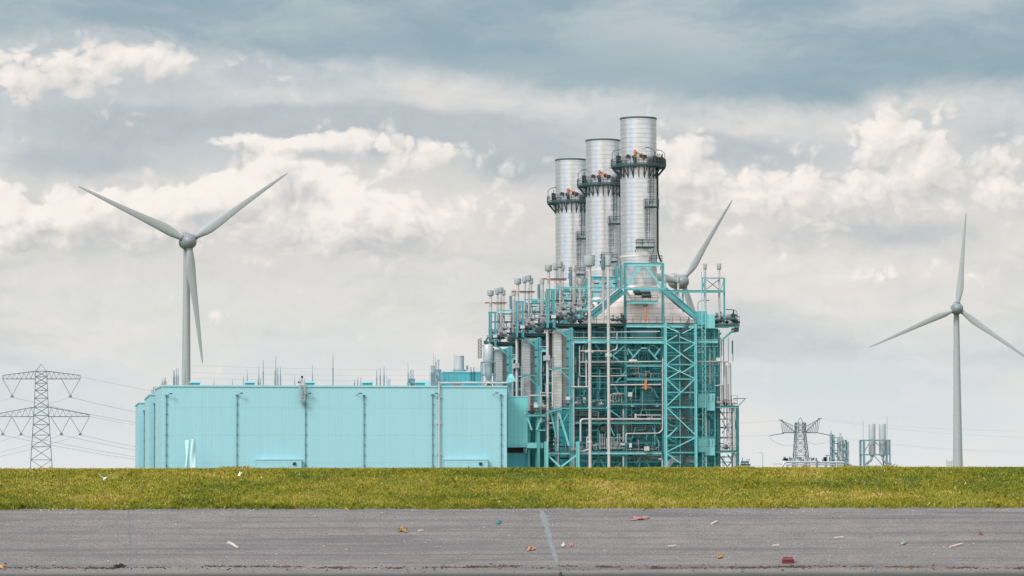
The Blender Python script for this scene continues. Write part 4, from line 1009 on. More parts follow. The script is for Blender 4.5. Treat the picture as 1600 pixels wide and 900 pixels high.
# ---- stair tower on the right half of the front
def stair_tower():
    d = -3.4; A = at(1062, 700, YF+d); root = thing('stair_tower', (A.x, A.y, GROUND), 'open turquoise stair tower with cross bracing in front of the boiler house', 'stair tower')
    u = Unit(root)
    for dd in (d, d+3.0):
        u.col(1039.5, 505, None, 4 if dd == d else 2.4, dd, 'teal_pale' if dd == d else 'teal'); u.col(1086.5, 506, None, 4 if dd == d else 2.4, dd, 'teal_pale' if dd == d else 'teal')
    u.vpipe(1062, 520, None, .9, d+.3, 'teal_pale', 'post', flanges=False)
    for y in (535, 569.5, 592, 613, 636, 683, 707): u.beam(1041, 1085, y, 2.4 if y != 636 else 3, d+.1, 'teal', name='beam')
    for a in ((1041, 536, 1086, 569), (1041, 534, 1058, 524), (1086, 537, 1062, 526), (1041, 570, 1064, 553), (1042, 571, 1085, 591), (1042, 592, 1064, 579), (1042, 593, 1064, 613), (1086, 592, 1042, 634), (1042, 637, 1086, 679), (1086, 684, 1042, 706), (1042, 709, 1064, 724), (1086, 537, 1068, 549), (1085, 570, 1066, 582), (1045, 682, 1058, 668), (1042, 511, 1060, 519), (1085, 511, 1066, 521), (1042, 683, 1050, 676)): u.brace(*a, 1.55, d-.15, 'teal_pale')
    levels = [505.5, 535, 569.5, 592, 613, 636, 660, 683, 707, 736]
    for k, (ya, yb) in enumerate(zip(levels, levels[1:])):
        xa, xb = (1060, 1077) if k % 2 else (1077, 1060)
        P = at(xa, ya, YF+d+.9+(k % 2)*.9); Q = at(xb, yb, YF+d+.9+(k % 2)*.9); Q.y = P.y; mb = MB()
        for q in (-.42, .42): mb.bar(P+Vector((0,q,0)), Q+Vector((0,q,0)), .26, .07); mb.bar(P+Vector((0,q,1.05)), Q+Vector((0,q,1.05)), .08, .06); mb.bar(P+Vector((0,q,.6)), Q+Vector((0,q,.6)), .06, .05)
        n = max(4, int((P.z-Q.z)/.22))
        for t in range(n+1): c = P.lerp(Q, t/n); mb.box(c, .28, .86, .05)
        for t in range(0, n+1, 3): c = P.lerp(Q, t/n); mb.bar(c+Vector((0,-.42,0)), c+Vector((0,-.42,1.05)), .06)
        mb.build('stair_flight', M['galv'], root)
        if k:
            dk_ = u.deck(1056, 1082, ya, d+.4, d+2.8); u.rail(1056, 1082, ya, d+.45, 1.1)
    for y in (520, 551, 580, 602, 624, 648, 672, 695, 719): u.beam(1041, 1085, y, 1.1, d+2.9, 'teal', name='beam')
    for ya, yb in zip((505.5, 535, 569.5, 592, 613, 636, 660, 683, 707), (535, 569.5, 592, 613, 636, 660, 683, 707, 730)): u.brace(1041, ya, 1085, yb, 1.1, d+3.0, 'teal'); u.rail(1041, 1086, yb-.5, d+2.8, 1.1)
    # wire mesh screens along the flights
    mb = MB(); x0, x1 = at(1064, 600, YF+d+.35).x, at(1076, 600, YF+d+.35).x; zt, zb = at(1064, 520, YF+d).z, GROUND
    for k in range(9): x = x0+(x1-x0)*k/8; mb.bar((x, YF+d+.35, zb), (x, YF+d+.35, zt), .05)
    z = zb
    while z < zt: mb.bar((x0, YF+d+.36, z), (x1, YF+d+.36, z), .05); z += .42
    mb.build('mesh_screen', M['galv'], root)
    for k in range(5): u.pipe([(1042, 735-k*2.6), (1052, 722-k*2.2), (1086, 722-k*2.2)], 1, d+1.2, 'pipe_grey', name='cable_conduit')
    return root
stair_tower()

# ---- turbine halls
def hall(cor, ztop_px, right_px, y_plane, label, downs, right_depth, zfar_px, far_px, depth, first=False):
    base = at(cor, 700, y_plane); zt = at(cor, ztop_px, y_plane).z
    xr = at(right_px, 650, y_plane).x; xl = base.x
    yb = y_plane+depth; zf = at(far_px, zfar_px, yb).z; xlf = at(far_px, 650, yb).x
    root = thing('turbine_hall', ((xl+xr)/2, y_plane, GROUND), label, 'turbine hall', 'turquoise turbine halls')
    z0 = GROUND-.3
    mb = MB(); ids = mb.add([(xl, y_plane, z0), (xr, y_plane, z0), (xr, yb, z0), (xlf, yb, z0), (xl, y_plane, zt), (xr, y_plane, zt), (xr, yb, zf), (xlf, yb, zf)])
    for q in ((0,1,5,4), (1,2,6,5), (2,3,7,6), (3,0,4,7)): mb.f.append(tuple(ids[k] for k in q))
    mb.build('wall', M['hall'], root)
    rb = MB(); ids = rb.add([(xl+.2, y_plane+.2, zt-.25), (xr-.2, y_plane+.2, zt-.25), (xr-.2, yb-.2, zf-.25), (xlf+.2, yb-.2, zf-.25)]); rb.f.append(tuple(ids)); roof = rb.build('roof', M['hall_roof'], root)
    ed = MB(); ed.bar((xl-.12, y_plane-.06, zt+.02), (xr+.12, y_plane-.06, zt+.02), .3, .22); ed.bar((xl-.06, y_plane+.1, zt+.02), (xlf-.06, yb, zf+.02), .22, .3); ed.bar((xr+.06, y_plane+.1, zt+.02), (xr+.06, yb, zf+.02), .22, .3)
    ed.build('roof_edge', M['hall_trim'], root)
    k = mpp(500, y_plane)
    for x, yt in downs:
        p = at(x, yt, y_plane-.22); mb = MB(); mb.tube([(p.x, p.y, p.z), (p.x, p.y, GROUND)], .07, 8); mb.box((p.x, p.y, p.z), .5, .28, .22)
        z = GROUND+2
        while z < p.z: mb.box((p.x+.06, p.y+.04, z), .34, .2, .13); z += 1.9
        mb.build('downpipe', M['downpipe'], root)
    return root, zt, roof
Y1 = YF-3.0
H1, z_h1, roof1 = hall(252.7, 603, 792, Y1, 'nearest long pale turquoise turbine hall with roof masts', [(260, 618), (370.5, 617.5), (477.5, 618), (568.8, 618), (676, 617), (783, 617)], 38, 607.6, 242.4, 38)
H2, z_h2, _ = hall(233.6, 616.6, 770, Y1+PITCH_U, 'middle pale turquoise turbine hall, only its left strip showing', [(241.6, 631)], 30, 624.2, 226.4, 30)
H3, z_h3, _ = hall(217.2, 629.2, 750, Y1+2*PITCH_U, 'farthest and lowest looking pale turquoise turbine hall at the left end', [(225.6, 642)], 28, 634.5, 211.6, 28)
# details of the front hall
def on_h1(x, y, o=0.0): return at(x, y, Y1-o)
for x, y in ((267, 615), (377.5, 614.5), (484, 614.5), (563.5, 614.5), (682, 614.5), (776.5, 614)):
    p = on_h1(x, y, .9); MB().tube([p+Vector((-.7,.9,-.3)), p+Vector((-.3,.2,-.1)), p], .04, 6).box(p, .55, .3, .2).build('floodlight', M['galv'], H1)
for x0, x1 in ((401, 471), (695, 762)):                    # low projecting annexes at the foot
    A = on_h1(x0, 718.5, 1.0); B = on_h1(x1, 718.5, 1.0); an = MB().box(((A.x+B.x)/2, Y1-.51, (A.z+GROUND)/2), B.x-A.x, 1, A.z-GROUND).build('annex', M['hall'], H1)
    MB().box(((A.x+B.x)/2, Y1-.55, A.z+.06), B.x-A.x+.2, 1.1, .16).build('annex_roof', M['hall_trim'], an)
    p = on_h1(x1-11, 724.5, 1.15); MB().box(p, .55, .25, .5).build('wall_lamp', M['black'], an)
# ladder with cage over the roof edge at 471
p = on_h1(472, 626, .5); q = on_h1(472, 600, .5); mb = MB()
for s_ in (-.4, .4): mb.bar(p+Vector((s_,0,0)), q+Vector((s_,0,1.0)), .12)
for t in np.linspace(0, 1, 16): c = p.lerp(q, t); mb.bar(c+Vector((-.4,0,0)), c+Vector((.4,0,0)), .07)
for t in np.linspace(.05, 1, 6): c = p.lerp(q, t); mb.bar(c+Vector((-.5,-.7,0)), c+Vector((.5,-.7,0)), .09); mb.bar(c+Vector((-.5,-.7,0)), c+Vector((-.5,0,0)), .07); mb.bar(c+Vector((.5,-.7,0)), c+Vector((.5,0,0)), .07)
mb.bar(p+Vector((-.5,-.7,0)), q+Vector((-.5,-.7,1)), .1); mb.bar(p+Vector((.5,-.7,0)), q+Vector((.5,-.7,1)), .1)
mb.box(p+Vector((0,-.35,-.15)), 1.1, .8, .08); mb.build('roof_ladder', M['pipe_grey'], H1)
p = on_h1(472, 599, -1); MB().tube([p, p+Vector((0,0,1.1))], .07, 6).box(p+Vector((0,0,1.2)), .4, .3, .4).box(p+Vector((-.5,0,.2)), .5, .3, .4).build('roof_camera', M['black'], H1)
# standing vent riser at 686
p = on_h1(686, 560, .45); mb = MB().tube([(p.x, p.y, GROUND), (p.x, p.y, on_h1(686, 596, .45).z)], .17, 10)
for y in (620, 661, 709): c = on_h1(686, y, .3); mb.box(c, .9, .35, .22)
mb.build('riser_pipe', M['pipe'], H1)
# roof ventilators
for x0, x1 in ((297, 313.5), (382, 399), (475, 492.5), (566, 583), (649, 665), (727, 742)):
    A = at(x0, 599.5, Y1+6); B = at(x1, 599.5, Y1+6); zr = A.z+.15; c = (A.x+B.x)/2
    v = MB().box((c, Y1+6.5, (z_h1-.5+zr)/2), B.x-A.x-.3, 1.6, zr-z_h1+.5).build('roof_vent', M['teal_mid'], H1)
    MB().box((c, Y1+6.5, zr+.12), B.x-A.x+.2, 2.1, .26).build('hood', M['hall_trim'], v)
# lightning rods
def rod(x, ytop, w=.09, d=8, par=H1):
    T = at(x, ytop, Y1+d); mb = MB().tube([(T.x, T.y, z_h1-.8), (T.x, T.y, z_h1+(T.z-z_h1)*.6), (T.x, T.y, z_h1+(T.z-z_h1)*.61), T], [w*1.0, w*.95, w*.55, w*.35], 6)
    mb.box((T.x, T.y, z_h1-.2), .35, .35, .3); mb.build('lightning_rod', M['rod'], par)
for x, y, w in ((289.3, 562, .10), (334.5, 593, .08), (363.3, 592, .07), (380.3, 586, .09), (386.2, 577, .09), (403, 592, .12), (404.5, 572, .1), (406.8, 590, .12), (411.3, 563, .12), (429.6, 579, .13), (431, 556, .11), (434, 574, .13), (438.3, 574, .13), (460.4, 586, .08), (488.3, 570, .09), (520.3, 554, .12), (553.8, 593, .13), (559, 590, .12), (564, 589, .12), (588.6, 578, .14), (594, 575, .14), (600, 573, .15), (604.5, 587, .09), (637.5, 566, .08), (639, 583, .1), (674, 570, .08), (677.2, 552, .08), (680.2, 554, .08), (709.5, 552, .07)):
    rod(x, y, w, rnd.uniform(7, 20))
for x, y, dd in ((253.5, 593.5, 5), (256.5, 590.5, 5), (259, 589.5, 6), (271.3, 579, 9), (272.6, 578, 12), (275.5, 575, 9), (278.4, 574.5, 9)):
    if dd < 40: rod(x, y, .13, dd)
# rods of the middle hall
for x, y in ((237.5, 608), (240, 604), (242.5, 603.5)):
    T = at(x, y, Y1+PITCH_U+12); MB().tube([(T.x, T.y, z_h2-.8), T], [.13, .08], 6).build('lightning_rod', M['blue_steel'], H2)
# roof stacks and plant room on the hall roof
def roof_stack(x0, x1, ytop, ybot, d, mat='tank', frame=None, par=H1, name='exhaust_stack'):
    A = at((x0+x1)/2, ybot, Y1+d); T = at((x0+x1)/2, ytop, Y1+d); r = (x1-x0)/2*mpp(700, Y1+d); H = T.z-A.z
    o = MB().lathe(A, [(r*.98, min(-.2, z_h1-.5-A.z)), (r, 0), (r, H*.5), (r*1.02, H*.5+.02), (r*1.02, H*.5+.14), (r, H*.5+.16), (r, H-.1), (r*1.05, H-.09), (r*1.05, H), (r*.9, H), (r*.88, H-.5)], 20).build(name, M[mat], par, smooth=True)
    if frame:
        fx0, fx1, fy0 = frame; P = at(fx0, fy0, Y1+d-r*1.3); Q = at(fx1, fy0, Y1+d-r*1.3); mb = MB(); zb = z_h1-.5
        for y in (P.y, P.y+r*2.6):
            for x in (P.x, Q.x): mb.bar((x, y, zb), (x, y, P.z), .22)
            mb.bar((P.x, y, P.z), (Q.x, y, P.z), .22); mb.bar((P.x, y, zb), (Q.x, y, P.z), .14); mb.bar((Q.x, y, zb), (P.x, y, P.z), .14)
            for t in (.35, .7): mb.bar((P.x, y, zb+(P.z-zb)*t), (Q.x, y, zb+(P.z-zb)*t), .15)
        for x in (P.x, Q.x): mb.bar((x, P.y, P.z), (x, P.y+r*2.6, P.z), .2)
        mb.build('stack_frame', M['blue_steel'], o)
    return o
roof_stack(640.5, 642.5, 579, 596, 9, 'tank'); roof_stack(642.7, 646, 578, 594, 8, 'tank', (639, 647.6, 592.5)); roof_stack(604, 607.5, 593, 600, 10); roof_stack(607, 609.8, 592, 600, 9)
roof_stack(671.5, 679, 571.5, 594, 12, 'tank'); roof_stack(682.3, 686.4, 562, 594, 10, 'tank', (679.8, 688.6, 578)); roof_stack(680, 682, 565.5, 594, 12, 'tank')
roof_stack(636, 640, 597, 600, 7, 'teal_mid')
A = at(693, 581.5, Y1+14); B = at(752, 581.5, Y1+14)
pr = MB().box(((A.x+B.x)/2, Y1+19, (A.z+z_h1-.6)/2), B.x-A.x, 10, A.z-z_h1+.6).build('plant_room', M['teal_mid'], H1)
MB().box(((A.x+B.x)/2, Y1+19, A.z+.07), B.x-A.x+.3, 10.3, .2).build('plant_room_roof', M['hall_trim'], pr)
roof_stack(710.8, 725, 556, 580, 18, 'tank'); c = at(718, 580.5, Y1+18); MB().lathe(c, [(1.3, -.3), (1.35, .15), (1.1, .35)], 20).build('stack_collar', M['blue_steel'], H1)
for x in (736, 740.5): 
    p = at(x, 581, Y1+13.8); MB().bar(p+Vector((0,0,.9)), (p.x, p.y, z_h1), .12).build('ladder_rail', M['galv'], pr)
c = at(730, 570, Y1+17); MB().bar(c, c+Vector((0,0,-1.4)), .1).box(c+Vector((0,0,-.6)), .4, .3, .8).build('roof_instrument', M['blue_steel'], pr)
A = at(655, 596, Y1+16); B = at(684, 596, Y1+16); MB().box(((A.x+B.x)/2, Y1+18, (A.z+z_h1)/2-.2), B.x-A.x, 4, A.z-z_h1+.6).build('roof_cabinet', M['hall_trim'], H1)
A = at(705, 599.2, Y1+5); MB().box((A.x+1.2, A.y, A.z-.1), 1.0, .8, .5).build('roof_hatch', M['red'], H1)
A = at(688, 601, Y1+2); B = at(792, 601, Y1+2); MB().tube([A+Vector((0,0,.35)), B+Vector((0,0,.35))], .16, 8).build('roof_pipe', M['pipe'], H1, smooth=True)
# silver vessel on legs at the roof's right end
def vessel():
    c = at(763, 588, Y1+9); z0 = z_h1-.25
    root = thing('vessel', (c.x, c.y, z0), 'silver upright vessel in a steel frame on the right end of the hall roof', 'vessel')
    k = mpp(763, Y1+9); r = 8*k; zt = at(763, 539, Y1+9).z; zm = at(763, 566, Y1+9).z; zl = at(763, 586, Y1+9).z
    MB().lathe((c.x, c.y, 0), [(.2, zl-1.1), (r*.45, zl-.7), (r*.78, zl-.1), (r*.8, zm-.2), (r, zm+.2), (r, zt-.15), (r*.9, zt), (.1, zt+.2)], 22).build('shell', M['tank'], root, smooth=True)
    mb = MB(); h = 10*k
    for sx in (-1, 1):
        for sy in (-1, 1): mb.bar((c.x+sx*h, c.y+sy*h, z0), (c.x+sx*h, c.y+sy*h, zm), .2)
    for z in (zm, zl, z0+.5):
        for s_ in (-1, 1): mb.bar((c.x-h, c.y+s_*h, z), (c.x+h, c.y+s_*h, z), .2); mb.bar((c.x+s_*h, c.y-h, z), (c.x+s_*h, c.y+h, z), .2)
    for s_ in (-1, 1): mb.bar((c.x-h, c.y+s_*h, z0), (c.x+h*.2, c.y+s_*h, zl), .12); mb.bar((c.x+h, c.y+s_*h, z0), (c.x-h*.2, c.y+s_*h, zl), .12)
    mb.build('frame', M['blue_steel'], root)
    p = at(749.5, 560, Y1+9); mb = MB(); q = at(749.5, 531, Y1+9)
    for s_ in (-.3, .3): mb.bar((p.x+s_, p.y, p.z), (p.x+s_, p.y, q.z), .1)
    for t in np.linspace(0, 1, 14): z = p.z+(q.z-p.z)*t; mb.bar((p.x-.3, p.y, z), (p.x+.35, p.y-.4, z+.25), .12)
    mb.build('ladder', M['galv'], root)
    MB().tube([(c.x-r*.4, c.y, zt), (c.x-r*.4, c.y, zt+1.2), (c.x+r*.2, c.y, zt+1.6), (c.x+r*.6, c.y, zt)], .1, 8, bend=.4).box((c.x-.6, c.y, zt+.5), .5, .5, .7).build('top_pipe', M['galv'], root)
    MB().lathe((c.x, c.y-.2, z0), [(.55, 0), (.6, .4), (.35, .9), (.2, 1.1)], 12).build('pump', M['black'], root)
vessel()

# ---- connecting building between hall and boiler
def link_building():
    A = at(792.6, 620, YF+2); B = at(824.5, 620, YF+2)
    root = thing('intake_building', ((A.x+B.x)/2, YF+6, GROUND), 'narrow turquoise building between the turbine hall and the boiler house', 'building')
    z1 = at(800, 620, YF+2).z; z2 = at(800, 697, YF+2).z; z3 = at(800, 707.5, YF+2).z
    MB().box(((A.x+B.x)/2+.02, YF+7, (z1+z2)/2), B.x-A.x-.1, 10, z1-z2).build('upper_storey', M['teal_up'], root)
    MB().box(((A.x+B.x)/2, YF+7, z1+.06), B.x-A.x+.2, 10.2, .16).build('roof_edge', M['hall_trim'], root)
    C = at(831, 700, YF+2); E = at(848, 700, YF)
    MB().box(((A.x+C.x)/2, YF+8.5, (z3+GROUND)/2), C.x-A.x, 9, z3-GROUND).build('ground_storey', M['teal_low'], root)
    MB().box(((A.x+C.x)/2-.4, YF+9, (z2+z3)/2), C.x-A.x-1.5, 7, z2-z3).build('gap_shade_box', M['black'], root)  # solid black box, the shade between the storeys painted in
    MB().hbeam((A.x, YF+1.6, z2-.1), (B.x, YF+1.6, z2-.02), .35).build('edge_beam', M['teal_pale'], root)
    P = at(823, 690, YF+1.4); Q = at(849, 702, YF+1.4); MB().box(((P.x+Q.x)/2, YF+3, (P.z+Q.z)/2), Q.x-P.x, 3, (P.z-Q.z)*.7).build('duct', M['teal_pale'], root)
    u = Unit(root)
    for x, d in ((826, 3), (838, 3), (843, 7)): u.col(x, 655 if x < 840 else 560, None, 3, d, 'teal')
    u.deck(823, 853, 648, .6, 6); u.beam(822, 853, 649, 3, .5, 'teal'); u.rail(823, 853, 648, .6, 1.2); u.brace(824, 653, 831, 672, 2.4, .7, 'teal_pale'); u.brace(846, 653, 838, 672, 2, .7, 'teal_pale'); u.beam(838, 853, 672, 2.2, .8)
    u.jbox(837.5, 634.5, 6.5, 5, .2, 'white'); u.valve(848, 634, 2, 1.2, 'white'); u.valve(831, 643, 2, 1.3, 'black'); u.valve(845, 644, 3, 1.4, 'galv'); u.valve(846, 658, 3, 1.3, 'pipe_grey')
    u.box(831, 852, 650, None, 8, 10, 'teal_wall', 'back_wall')
    u.pipe([(826, 618), (853, 618)], 2.4, 1, 'pipe'); u.col(841, 604, None, 4, 1.0, 'teal'); u.vpipe(845, 610, 660, 1.4, .8, 'pipe', flanges=False)
    # pointed weather hood on the roof
    c = at(797, 592, YF+6); k = mpp(797, YF+6)
    MB().loft([[(c.x-7*k, YF+4.5, c.z-.9), (c.x+8*k, YF+4.5, c.z-.4), (c.x+8*k, YF+7, c.z-.4), (c.x-7*k, YF+7, c.z-.9)], [(c.x-4*k, YF+4.6, c.z+.1), (c.x+5*k, YF+4.6, c.z+.3), (c.x+5*k, YF+6.9, c.z+.3), (c.x-4*k, YF+6.9, c.z+.1)], [(c.x-1*k, YF+5, c.z+.95), (c.x+2*k, YF+5, c.z+.9), (c.x+2*k, YF+6, c.z+.9), (c.x-1*k, YF+6, c.z+.95)]]).build('weather_hood', M['teal_pale'], root)
    u.vpipe(795.5, 600, 622, 1.2, 6, 'pipe', flanges=False); u.vpipe(798.5, 600, 622, 1.2, 6, 'pipe', flanges=False)
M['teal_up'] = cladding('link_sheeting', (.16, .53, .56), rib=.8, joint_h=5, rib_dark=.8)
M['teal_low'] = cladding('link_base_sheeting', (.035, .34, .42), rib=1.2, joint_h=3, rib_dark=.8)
link_building()

# ---- white twisted sculpture before the hall
def twisted(x, ytop, w, ph, Y):
    T = at(x, ytop, Y); n = 26; k = mpp(x, Y); lo = []
    for t in np.linspace(0, 1, n):
        a = ph+t*math.pi*1.4; ring = []
        for q in range(24):
            b = 2*math.pi*q/24; rr = w*k/2*(1.12-.58*math.sin(b)**2)
            ring.append((T.x+rr*math.cos(b+a), T.y+rr*math.sin(b+a), GROUND+(T.z-GROUND)*t))
        lo.append(ring)
    return MB().loft(lo)
p = at(298, 700, Y1-6); sc = thing('sculpture', (p.x, p.y, GROUND), 'white sculpture of two twisted columns in front of the hall wall', 'sculpture')
twisted(302, 686, 9.5, .4, Y1-6).build('twisted_column', M['sculpture'], sc, smooth=True); twisted(292.5, 687.5, 7, 1.6, Y1-4.5).build('twisted_column', M['sculpture'], sc, smooth=True)

# ================================================================== wind turbines
def blade_mesh(mb, c, dirv, axis, Rr, chord):
    """tapered twisted blade from hub centre c along dirv; axis points to the viewer's side"""
    tang = dirv.cross(axis).normalized()
    st = [(.035,.62,1.0,0),(.07,.62,1.0,0),(.10,.72,.85,.02),(.15,.95,.5,.06),(.20,1.06,.36,.10),(.27,.98,.27,.12),(.4,.78,.22,.10),(.55,.60,.19,.07),(.7,.46,.17,.05),(.85,.33,.15,.03),(.94,.23,.14,.01),(.985,.14,.13,0),(1,.05,.12,0)]
    lo = []
    for t, ch, th, off in st:
        o = c+dirv*(Rr*t)-axis*(0); C = ch*chord; tw = R(16*(1-t)**1.6); tg = tang*math.cos(tw)+axis*math.sin(tw); nn = axis*math.cos(tw)-tang*math.sin(tw); ring = []
        for k in range(14):
            a = 2*math.pi*k/14; x = math.cos(a)*.5; y = math.sin(a)*.5*th*(1 if t < .11 else (1.0-.6*max(0, x)))
            ring.append(o+tg*(C*(x+off*1.0))+nn*(C*y))
        lo.append(ring)
    return mb.loft(lo)
def wind_turbine(hub, Y, tower_x, w_top, w_bot, yb_px, Rpx, angles, yaw, label, rhub):
    H = at(hub[0], hub[1], Y); k = mpp(hub[0], Y); T = at(tower_x, hub[1], Y)
    n = Vector((math.sin(yaw), -math.cos(yaw), 0))                   # the way the rotor faces
    ahead = rhub*k*1.15
    tx = H.x-n.x*ahead*1.2; ty = H.y-n.y*ahead*1.2
    root = thing('wind_turbine', (tx, ty, GROUND), label, 'wind turbine', 'wind turbines round the power plant')
    r0, r1 = w_bot*k/2, w_top*k/2; zt = H.z-rhub*k*.5
    prof = [(r0*1.0, GROUND-1), (r0, GROUND+3)]
    for t in np.linspace(.05, 1, 30):
        z = GROUND+(zt-GROUND)*t; rr = r0+(r1-r0)*t**.8
        prof.append((rr, z))
        if int(t*30) % 6 == 0: prof += [(rr+.03, z+.01), (rr+.03, z+.16), (rr, z+.17)]
    MB().lathe((tx, ty, 0), prof, 32).build('tower', M['turbine'], root, smooth=True)
    rr = rhub*k
    # egg shaped nacelle behind the rotor, spinner before it
    na = [(rr*.2, -rr*3.1), (rr*.55, -rr*2.8), (rr*.86, -rr*2.1), (rr*1.0, -rr*1.2), (rr*1.0, -rr*.62), (rr*.97, -rr*.60)]
    nac = MB().lathe(H, na, 28, axis=n).build('nacelle', M['turbine_hub'], root, smooth=True)
    w = H-n*rr*1.9+Vector((0,0,rr*.93)); mb = MB().bar(w, w+Vector((0,0,rr*.42)), .12); mb.bar(w+L_H*(-rr*.4)+Vector((0,0,rr*.2)), w+L_H*(rr*.4)+Vector((0,0,rr*.2)), .12); mb.bar(w+L_H*(rr*.3), w+L_H*(rr*.3)+Vector((0,0,rr*.45)), .08); mb.bar(w+L_H*(-rr*.35), w+L_H*(-rr*.35)+Vector((0,0,rr*.35)), .08)
    mb.build('wind_sensor', M['galv'], nac)
    MB().lathe(H, [(rr*.93, -rr*.58), (rr*.98, -rr*.45), (rr*.97, 0), (rr*.84, rr*.42), (rr*.58, rr*.74), (rr*.28, rr*.92), (rr*.05, rr*.98)], 28, axis=n).build('hub', M['turbine_hub'], root, smooth=True)
    side = Vector((0,0,1)).cross(n).normalized()                     # rotor plane, to the viewer's right
    if side.dot(L_H) < 0: side = -side
    for a in angles:
        dv = Vector((0,0,1))*math.cos(R(a))+side*math.sin(R(a))
        b = blade_mesh(MB(), H, dv, n, Rpx*k, 3.3).build('blade', M['turbine'], root, smooth=True)
        MB().lathe(H+dv*(rr*.86), [(1.12, 0), (1.16, .1), (1.16, .55), (1.05, .6)], 18, axis=dv).build('blade_collar', M['turbine_hub'], b, smooth=True)
    return root
wind_turbine((295, 377), 1150, 291, 10, 18, 600, 193, (-64.6, 54.8, 173.3), R(8), 'biggest wind turbine, rising behind the left part of the turbine hall', 13)
wind_turbine((1066, 440), 1370, 1057, 8, 15, 700, 163, (35.8, 155.8, 275.8), R(22), 'wind turbine half hidden by the boiler house with one blade above it', 11.5)
wind_turbine((1496, 482), 1585, 1494, 8.6, 17, 728, 152, (5.7, -113.6, 125.7), R(-8), 'wind turbine standing alone right of the power plant', 9.5)
# little fence at the right turbine's foot
p0 = at(1479, 728, 1570); mb = MB(); k = mpp(1480, 1570)
for q in range(7):
    x = p0.x+q*1.5*k; mb.bar((x, 1570, GROUND), (x, 1570, at(1480, 718 if q in (0, 6) else 721, 1570).z), .12)
for y in (721, 724, 727): z = at(1480, y, 1570).z; mb.bar((p0.x, 1570, z), (p0.x+9*k, 1570, z), .09)
tag(mb.build('fence', M['pylon']), 'small grey fence at the foot of the lone wind turbine', 'fence')

# ================================================================== pylons and lines
def lattice(mb, x0t, x1t, yt, x0b, x1b, yb, Y, panels, leg=.26, br=.15, ground=False):
    """square tapering lattice between two levels given in pixels"""
    A0, A1 = at(x0t, yt, Y), at(x1t, yt, Y); B0, B1 = at(x0b, yb, Y), at(x1b, yb, Y)
    if ground:
        f = (GROUND-A0.z)/(B0.z-A0.z); B0 = A0.lerp(B0, f); B1 = A1.lerp(B1, f)
    def cor(t):
        a, b = A0.lerp(B0, t), A1.lerp(B1, t); h = (b.x-a.x)/2
        return [Vector((a.x, Y-h, a.z)), Vector((b.x, Y-h, a.z)), Vector((b.x, Y+h, a.z)), Vector((a.x, Y+h, a.z))]
    ts = [0]; t = 0; g = 1.12
    tot = sum(g**i for i in range(panels))
    for i in range(panels): t += g**i/tot; ts.append(t)
    for a, b in zip(ts, ts[1:]):
        P, Q = cor(a), cor(b)
        for i in range(4):
            j = (i+1) % 4
            mb.bar(P[i], Q[i], leg); mb.bar(P[i], Q[j], br); mb.bar(P[j], Q[i], br); mb.bar(Q[i], Q[j], br)
    for i in range(4): mb.bar(cor(0)[i], cor(0)[(i+1) % 4], br)
def pylon_left():
    Y = 1345; c = at(64.5, 700, Y)
    root = thing('lattice_pylon', (c.x, Y, GROUND), 'tall lattice pylon with two broad crossarms left of the halls', 'pylon', 'lattice pylons')
    mb = MB(); lattice(mb, 56, 73, 580, 53.5, 75.5, 636, Y, 5); lattice(mb, 53.5, 75.5, 636, 47.5, 81.5, 731, Y, 7, .30, .17, ground=True)
    t = at(64.5, 569, Y)
    for x in (56, 73):
        for s_ in (-1, 1): p = at(x, 580, Y); mb.bar((p.x, Y+s_*2.2, p.z), t, .2)
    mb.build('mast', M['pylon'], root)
    def arm(xi, xo, yt, yo, yb, hd):
        mb = MB()
        for s_ in (-1, 1):
            A = at(xi, yt, Y); O = at(xo, yo, Y); B = at(xi, yb, Y); OB = at(xo, yb, Y)
            A.y = B.y = Y+s_*hd; O.y = OB.y = Y+s_*.5
            mb.bar(A, O, .22); mb.bar(B, OB, .24); mb.bar(O, OB, .18); n = 7
            for k in range(n):
                t0, t1, tm = k/n, (k+1)/n, (k+.5)/n
                mb.bar(B.lerp(OB, t0), A.lerp(O, tm), .12); mb.bar(A.lerp(O, tm), B.lerp(OB, t1), .12)
        for k in range(8):
            t = k/7; B = at(xi, yb, Y).lerp(at(xo, yb, Y), t); h = hd*(1-t)+.5*t; mb.bar((B.x, Y-h, B.z), (B.x, Y+h, B.z), .12)
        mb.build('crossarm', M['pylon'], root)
    arm(73, 125.5, 580, 586.5, 592, 2.2); arm(56, 4, 580, 586.5, 592, 2.2); arm(75.5, 140, 636, 648, 651, 2.8); arm(53.5, -12, 636, 648, 651, 2.8)
    def vstring(xa, xb, y0, xm, y1):
        A, B, C = at(xa, y0, Y), at(xb, y0, Y), at(xm, y1, Y)
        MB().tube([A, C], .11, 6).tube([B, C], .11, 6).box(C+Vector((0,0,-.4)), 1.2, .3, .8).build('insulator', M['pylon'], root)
    for a in ((96, 125, 592, 110, 618), (4, 33, 592, 19, 618), (80, 109, 652, 96, 677), (110, 139.5, 652, 125.5, 677), (19, 48, 652, 33, 677), (-11, 18, 652, 4.5, 677)): vstring(*a)
    return Y
YP = pylon_left()
def power_line(A, B, sag, r, label, name='power_cable', n=26):
    A, B = Vector(A), Vector(B); pts = []
    for k in range(n+1):
        t = k/n; p = A.lerp(B, t); p.z -= 4*sag*t*(1-t); pts.append(p)
    o = MB().tube(pts, r, 5).build(name, M['wire'])
    return tag(o, label, 'power cable', 'overhead power cables')
sides = (('right', 900, 1800, .75), ('left', -620, 1345, 1.0))
